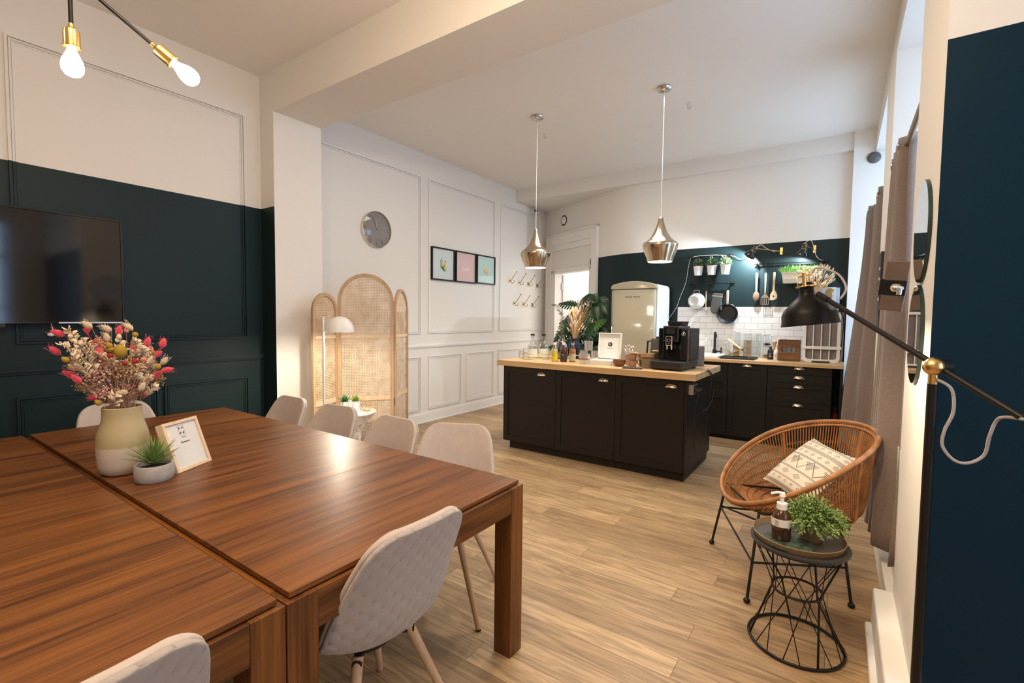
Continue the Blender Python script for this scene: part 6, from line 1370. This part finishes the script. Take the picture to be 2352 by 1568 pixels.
# ---- patterned cushion
def cushion_mat():
    m = mat('cushion_print', (.74, .66, .54), .9, bump=.2, bscale=300); nt = m.node_tree; L = nt.links; b = nt.nodes['Principled BSDF']
    uv = nt.nodes.new('ShaderNodeUVMap'); sp = nt.nodes.new('ShaderNodeSeparateXYZ'); L.new(uv.outputs[0], sp.inputs[0]); U, V = sp.outputs['X'], sp.outputs['Y']
    def mth(op, a, b_=None, c=None):
        n = nt.nodes.new('ShaderNodeMath'); n.operation = op
        for k, q in enumerate((a, b_, c)):
            if q is None: continue
            if isinstance(q, (int, float)): n.inputs[k].default_value = q
            else: L.new(q, n.inputs[k])
        return n.outputs[0]
    def band(a, b_): return mth('MULTIPLY', mth('GREATER_THAN', V, a), mth('LESS_THAN', V, b_))
    def tri(x, n): return mth('MULTIPLY', mth('ABSOLUTE', mth('SUBTRACT', mth('FRACT', mth('MULTIPLY', x, n)), .5)), 2.0)
    def line(v, w): return mth('LESS_THAN', v, w)
    acc = None
    def put(x):
        nonlocal acc
        acc = x if acc is None else mth('MAXIMUM', acc, x)
    def stripes(a, b_, n):
        put(mth('MULTIPLY', band(a, b_), mth('LESS_THAN', mth('FRACT', mth('MULTIPLY', mth('SUBTRACT', V, a), n/(b_-a))), .42)))
    def diamonds(a, b_, n, rings=3):
        vv = mth('ABSOLUTE', mth('SUBTRACT', mth('DIVIDE', mth('SUBTRACT', V, a), b_-a), .5)); d = mth('ADD', mth('MULTIPLY', tri(U, n), .62), vv)
        put(mth('MULTIPLY', mth('MULTIPLY', band(a, b_), mth('LESS_THAN', d, .45)), mth('LESS_THAN', mth('FRACT', mth('MULTIPLY', d, rings/.45)), .34)))
    def zig(a, b_, n, w=.06):
        vv = mth('DIVIDE', mth('SUBTRACT', V, a), b_-a); d = mth('ABSOLUTE', mth('SUBTRACT', vv, tri(U, n))); put(mth('MULTIPLY', band(a, b_), mth('LESS_THAN', d, w)))
    def hatch(a, b_, n, m_):
        vv = mth('DIVIDE', mth('SUBTRACT', V, a), b_-a); ins = mth('LESS_THAN', mth('ADD', mth('SUBTRACT', 1.0, tri(U, n)), 0.0), mth('MULTIPLY', vv, .8)); h = mth('LESS_THAN', mth('FRACT', mth('MULTIPLY', vv, m_)), .4); put(mth('MULTIPLY', mth('MULTIPLY', band(a, b_), ins), h))
    stripes(.03, .075, 3); diamonds(.085, .165, 7, 2); stripes(.172, .20, 2); diamonds(.205, .33, 4, 5); stripes(.338, .372, 2); zig(.38, .58, 3, .035); zig(.38, .58, 3.01, .02); hatch(.40, .56, 3, 9); stripes(.588, .625, 2); diamonds(.632, .73, 7, 3); stripes(.738, .80, 4); diamonds(.808, .89, 7, 3); stripes(.90, .94, 3); zig(.945, .995, 12, .15)
    mx = nt.nodes.new('ShaderNodeMix'); mx.data_type = 'RGBA'; mx.inputs[6].default_value = (.74, .66, .54, 1); mx.inputs[7].default_value = (.035, .025, .02, 1); L.new(acc, mx.inputs[0]); L.new(mx.outputs[2], b.inputs['Base Color'])
    return m
mb = MB(); uvs = []; N = 20; half = .195
for side_ in (1, -1):
    rows = []
    for i in range(N+1):
        row = []
        for j in range(N+1):
            u = -1+2*i/N; v = -1+2*j/N; th = .062*((1-abs(u)**2.6)*(1-abs(v)**2.6))**.55; pin = 1-.07*(1-abs(v)**2)*abs(u)**4; pin2 = 1-.07*(1-abs(u)**2)*abs(v)**4
            row.append((u*half*pin, v*half*pin2, side_*th)); uvs.append((.5+u/2, .5+v/2))
        rows.append(row)
    mb.grid(rows)
o = solo('patterned_cushion', mb, cushion_mat(), 'cream cushion with black geometric print lying in the rattan armchair', 'cushion', loc=(-.115, 3.15, .600), smooth=True); uv_mesh(o.data, uvs)
Zc = Vector((-.50, -.42, .75)).normalized(); Yc = (Vector((.62, .42, .66))-Zc*Vector((.62, .42, .66)).dot(Zc)).normalized(); Xc = Yc.cross(Zc)
mm = Matrix((Xc, Yc, Zc)).transposed().to_4x4(); o.rotation_euler = mm.to_euler()

# ---- wire side table
t = thing('wire_side_table', 'round black wire side table shaped like an hourglass by the pillar', 'side table', (-.115, 2.44, 0))
def ring(z, r): return [(r*math.cos(a*PI/24), r*math.sin(a*PI/24), z) for a in range(48)]
part('base_ring', MB().tube(ring(.008, .187), .0065, 8, closed=True), M_black, t, smooth=True); part('waist_ring', MB().tube(ring(.245, .098), .0055, 8, closed=True), M_black, t, smooth=True); part('top_ring', MB().tube(ring(.455, .182), .0055, 8, closed=True), M_black, t, smooth=True)
part('table_top', MB().lathe([(0, .455), (.188, .455), (.194, .46), (.194, .468), (0, .468)], 48), mat('top_grey', (.035, .034, .034), .4), t, smooth=True, autos=40)
for k in range(18):
    a0 = 2*PI*k/18; tw = R(34) if k % 2 else R(-34); thick = .0045 if k % 5 == 0 else .0022
    P_ = [(.187*math.cos(a0), .187*math.sin(a0), .008), (.096*math.cos(a0+tw), .096*math.sin(a0+tw), .245), (.182*math.cos(a0+2*tw), .182*math.sin(a0+2*tw), .455)]
    part('wire', MB().tube(P_, thick, 6), M_black, t, smooth=True)
t = thing('round_tray', 'round grey tray with a tan outer edge on the wire side table', 'tray', (-.120, 2.45, .4685))
part('tray_floor', MB().lathe([(0, 0), (.172, 0), (.172, .004), (0, .004)], 48), mat('tray_slate', (.085, .080, .078), .28), t); part('tray_rim', MB().lathe([(.172, 0), (.182, .026), (.179, .027), (.170, .004)], 48), mat('tray_tan', (.24, .155, .075), .5), t, smooth=True, autos=40)
solo('round_glass_board', MB().lathe([(0, 0), (.098, 0), (.10, .003), (.098, .007), (0, .007)], 40), mat('green_marbled', (.055, .085, .065), .15, var=.6, vscale=40, coat=.5), 'round green marbled glass coaster under the soap bottle', 'coaster', loc=(-.150, 2.375, .4732))
t = thing('amber_pump_bottle', 'brown glass bottle with white pump and white label on the wire side table', 'bottle', (-.182, 2.385, .4808))
part('bottle_body', MB().lathe([(0, 0), (.036, 0), (.039, .005), (.039, .095), (.034, .115), (.020, .128), (.018, .135)], 28), mat('amber_glass', (.055, .018, .006), .07, coat=.9), t, smooth=True, autos=60)
rows = [[(.0396*math.sin(R(a)), -.0396*math.cos(R(a)), z) for a in range(-180, 181, 12)] for z in (.062, .096)]; part('paper_label', MB().grid(rows), M_paper, t, smooth=True, fixn=False)
for k in range(3): text('label_lettering', ('savon', 'mains', 'douceur')[k], .006, M_ink, t, (-.014, -.0399, .088-k*.008), (R(90), 0, R(-18)))
part('pump_collar', MB().lathe([(0, .133), (.021, .133), (.021, .160), (0, .162)], 24), M_whiteplastic, t, smooth=True, autos=40); part('pump_head', MB().cyl((0, 0, .16), (0, 0, .195), .008).lathe([(0, .190), (.013, .190), (.010, .205), (0, .206)], 18).tube([(.008, .002, .203), (-.02, -.006, .205), (-.043, -.014, .197)], .006, 8), M_whiteplastic, t, smooth=True, autos=50)
t = thing('potted_fern', 'bushy bright green artificial plant in a terracotta coloured pot on the side table', 'plant', (-.070, 2.470, .4732))
part('pot', MB().lathe([(0, 0), (.040, 0), (.050, .065), (.054, .068), (.054, .080), (.047, .080), (.044, .06), (0, .058)], 26), mat('pot_clay', (.26, .17, .12), .7), t, smooth=True, autos=50)
mb = MB(); sb = MB()
for k in range(230):
    a = k*2.4; el = R(88-84*math.sqrt(k/230)); d = Vector((math.cos(a)*math.cos(el), math.sin(a)*math.cos(el), math.sin(el))); L_ = random.uniform(.075, .12); b_ = Vector((d.x*.03, d.y*.03, .078)); e_ = b_+d*L_+Vector((0, 0, -.03*math.cos(el)+.012)); mid_ = b_.lerp(e_, .5)+Vector((0, 0, .02)); pts = spline([b_, mid_, e_], 4); sb.tube(pts, .0008, 3)
    for q in range(1, len(pts)):
        for _ in range(3): dd = (pts[q]-pts[q-1]).normalized()+Vector((random.uniform(-1, 1), random.uniform(-1, 1), random.uniform(-.5, 1))); leaf(mb, pts[q], dd, Vector((random.uniform(-1, 1), random.uniform(-1, 1), 1)), random.uniform(.010, .018), .0028)
part('foliage', mb, mat('fern_green', (.17, .27, .07), .6, var=.35, vscale=40), t, smooth=True, fixn=False); part('stems', sb, mat('fern_stem', (.13, .18, .05), .7), t)
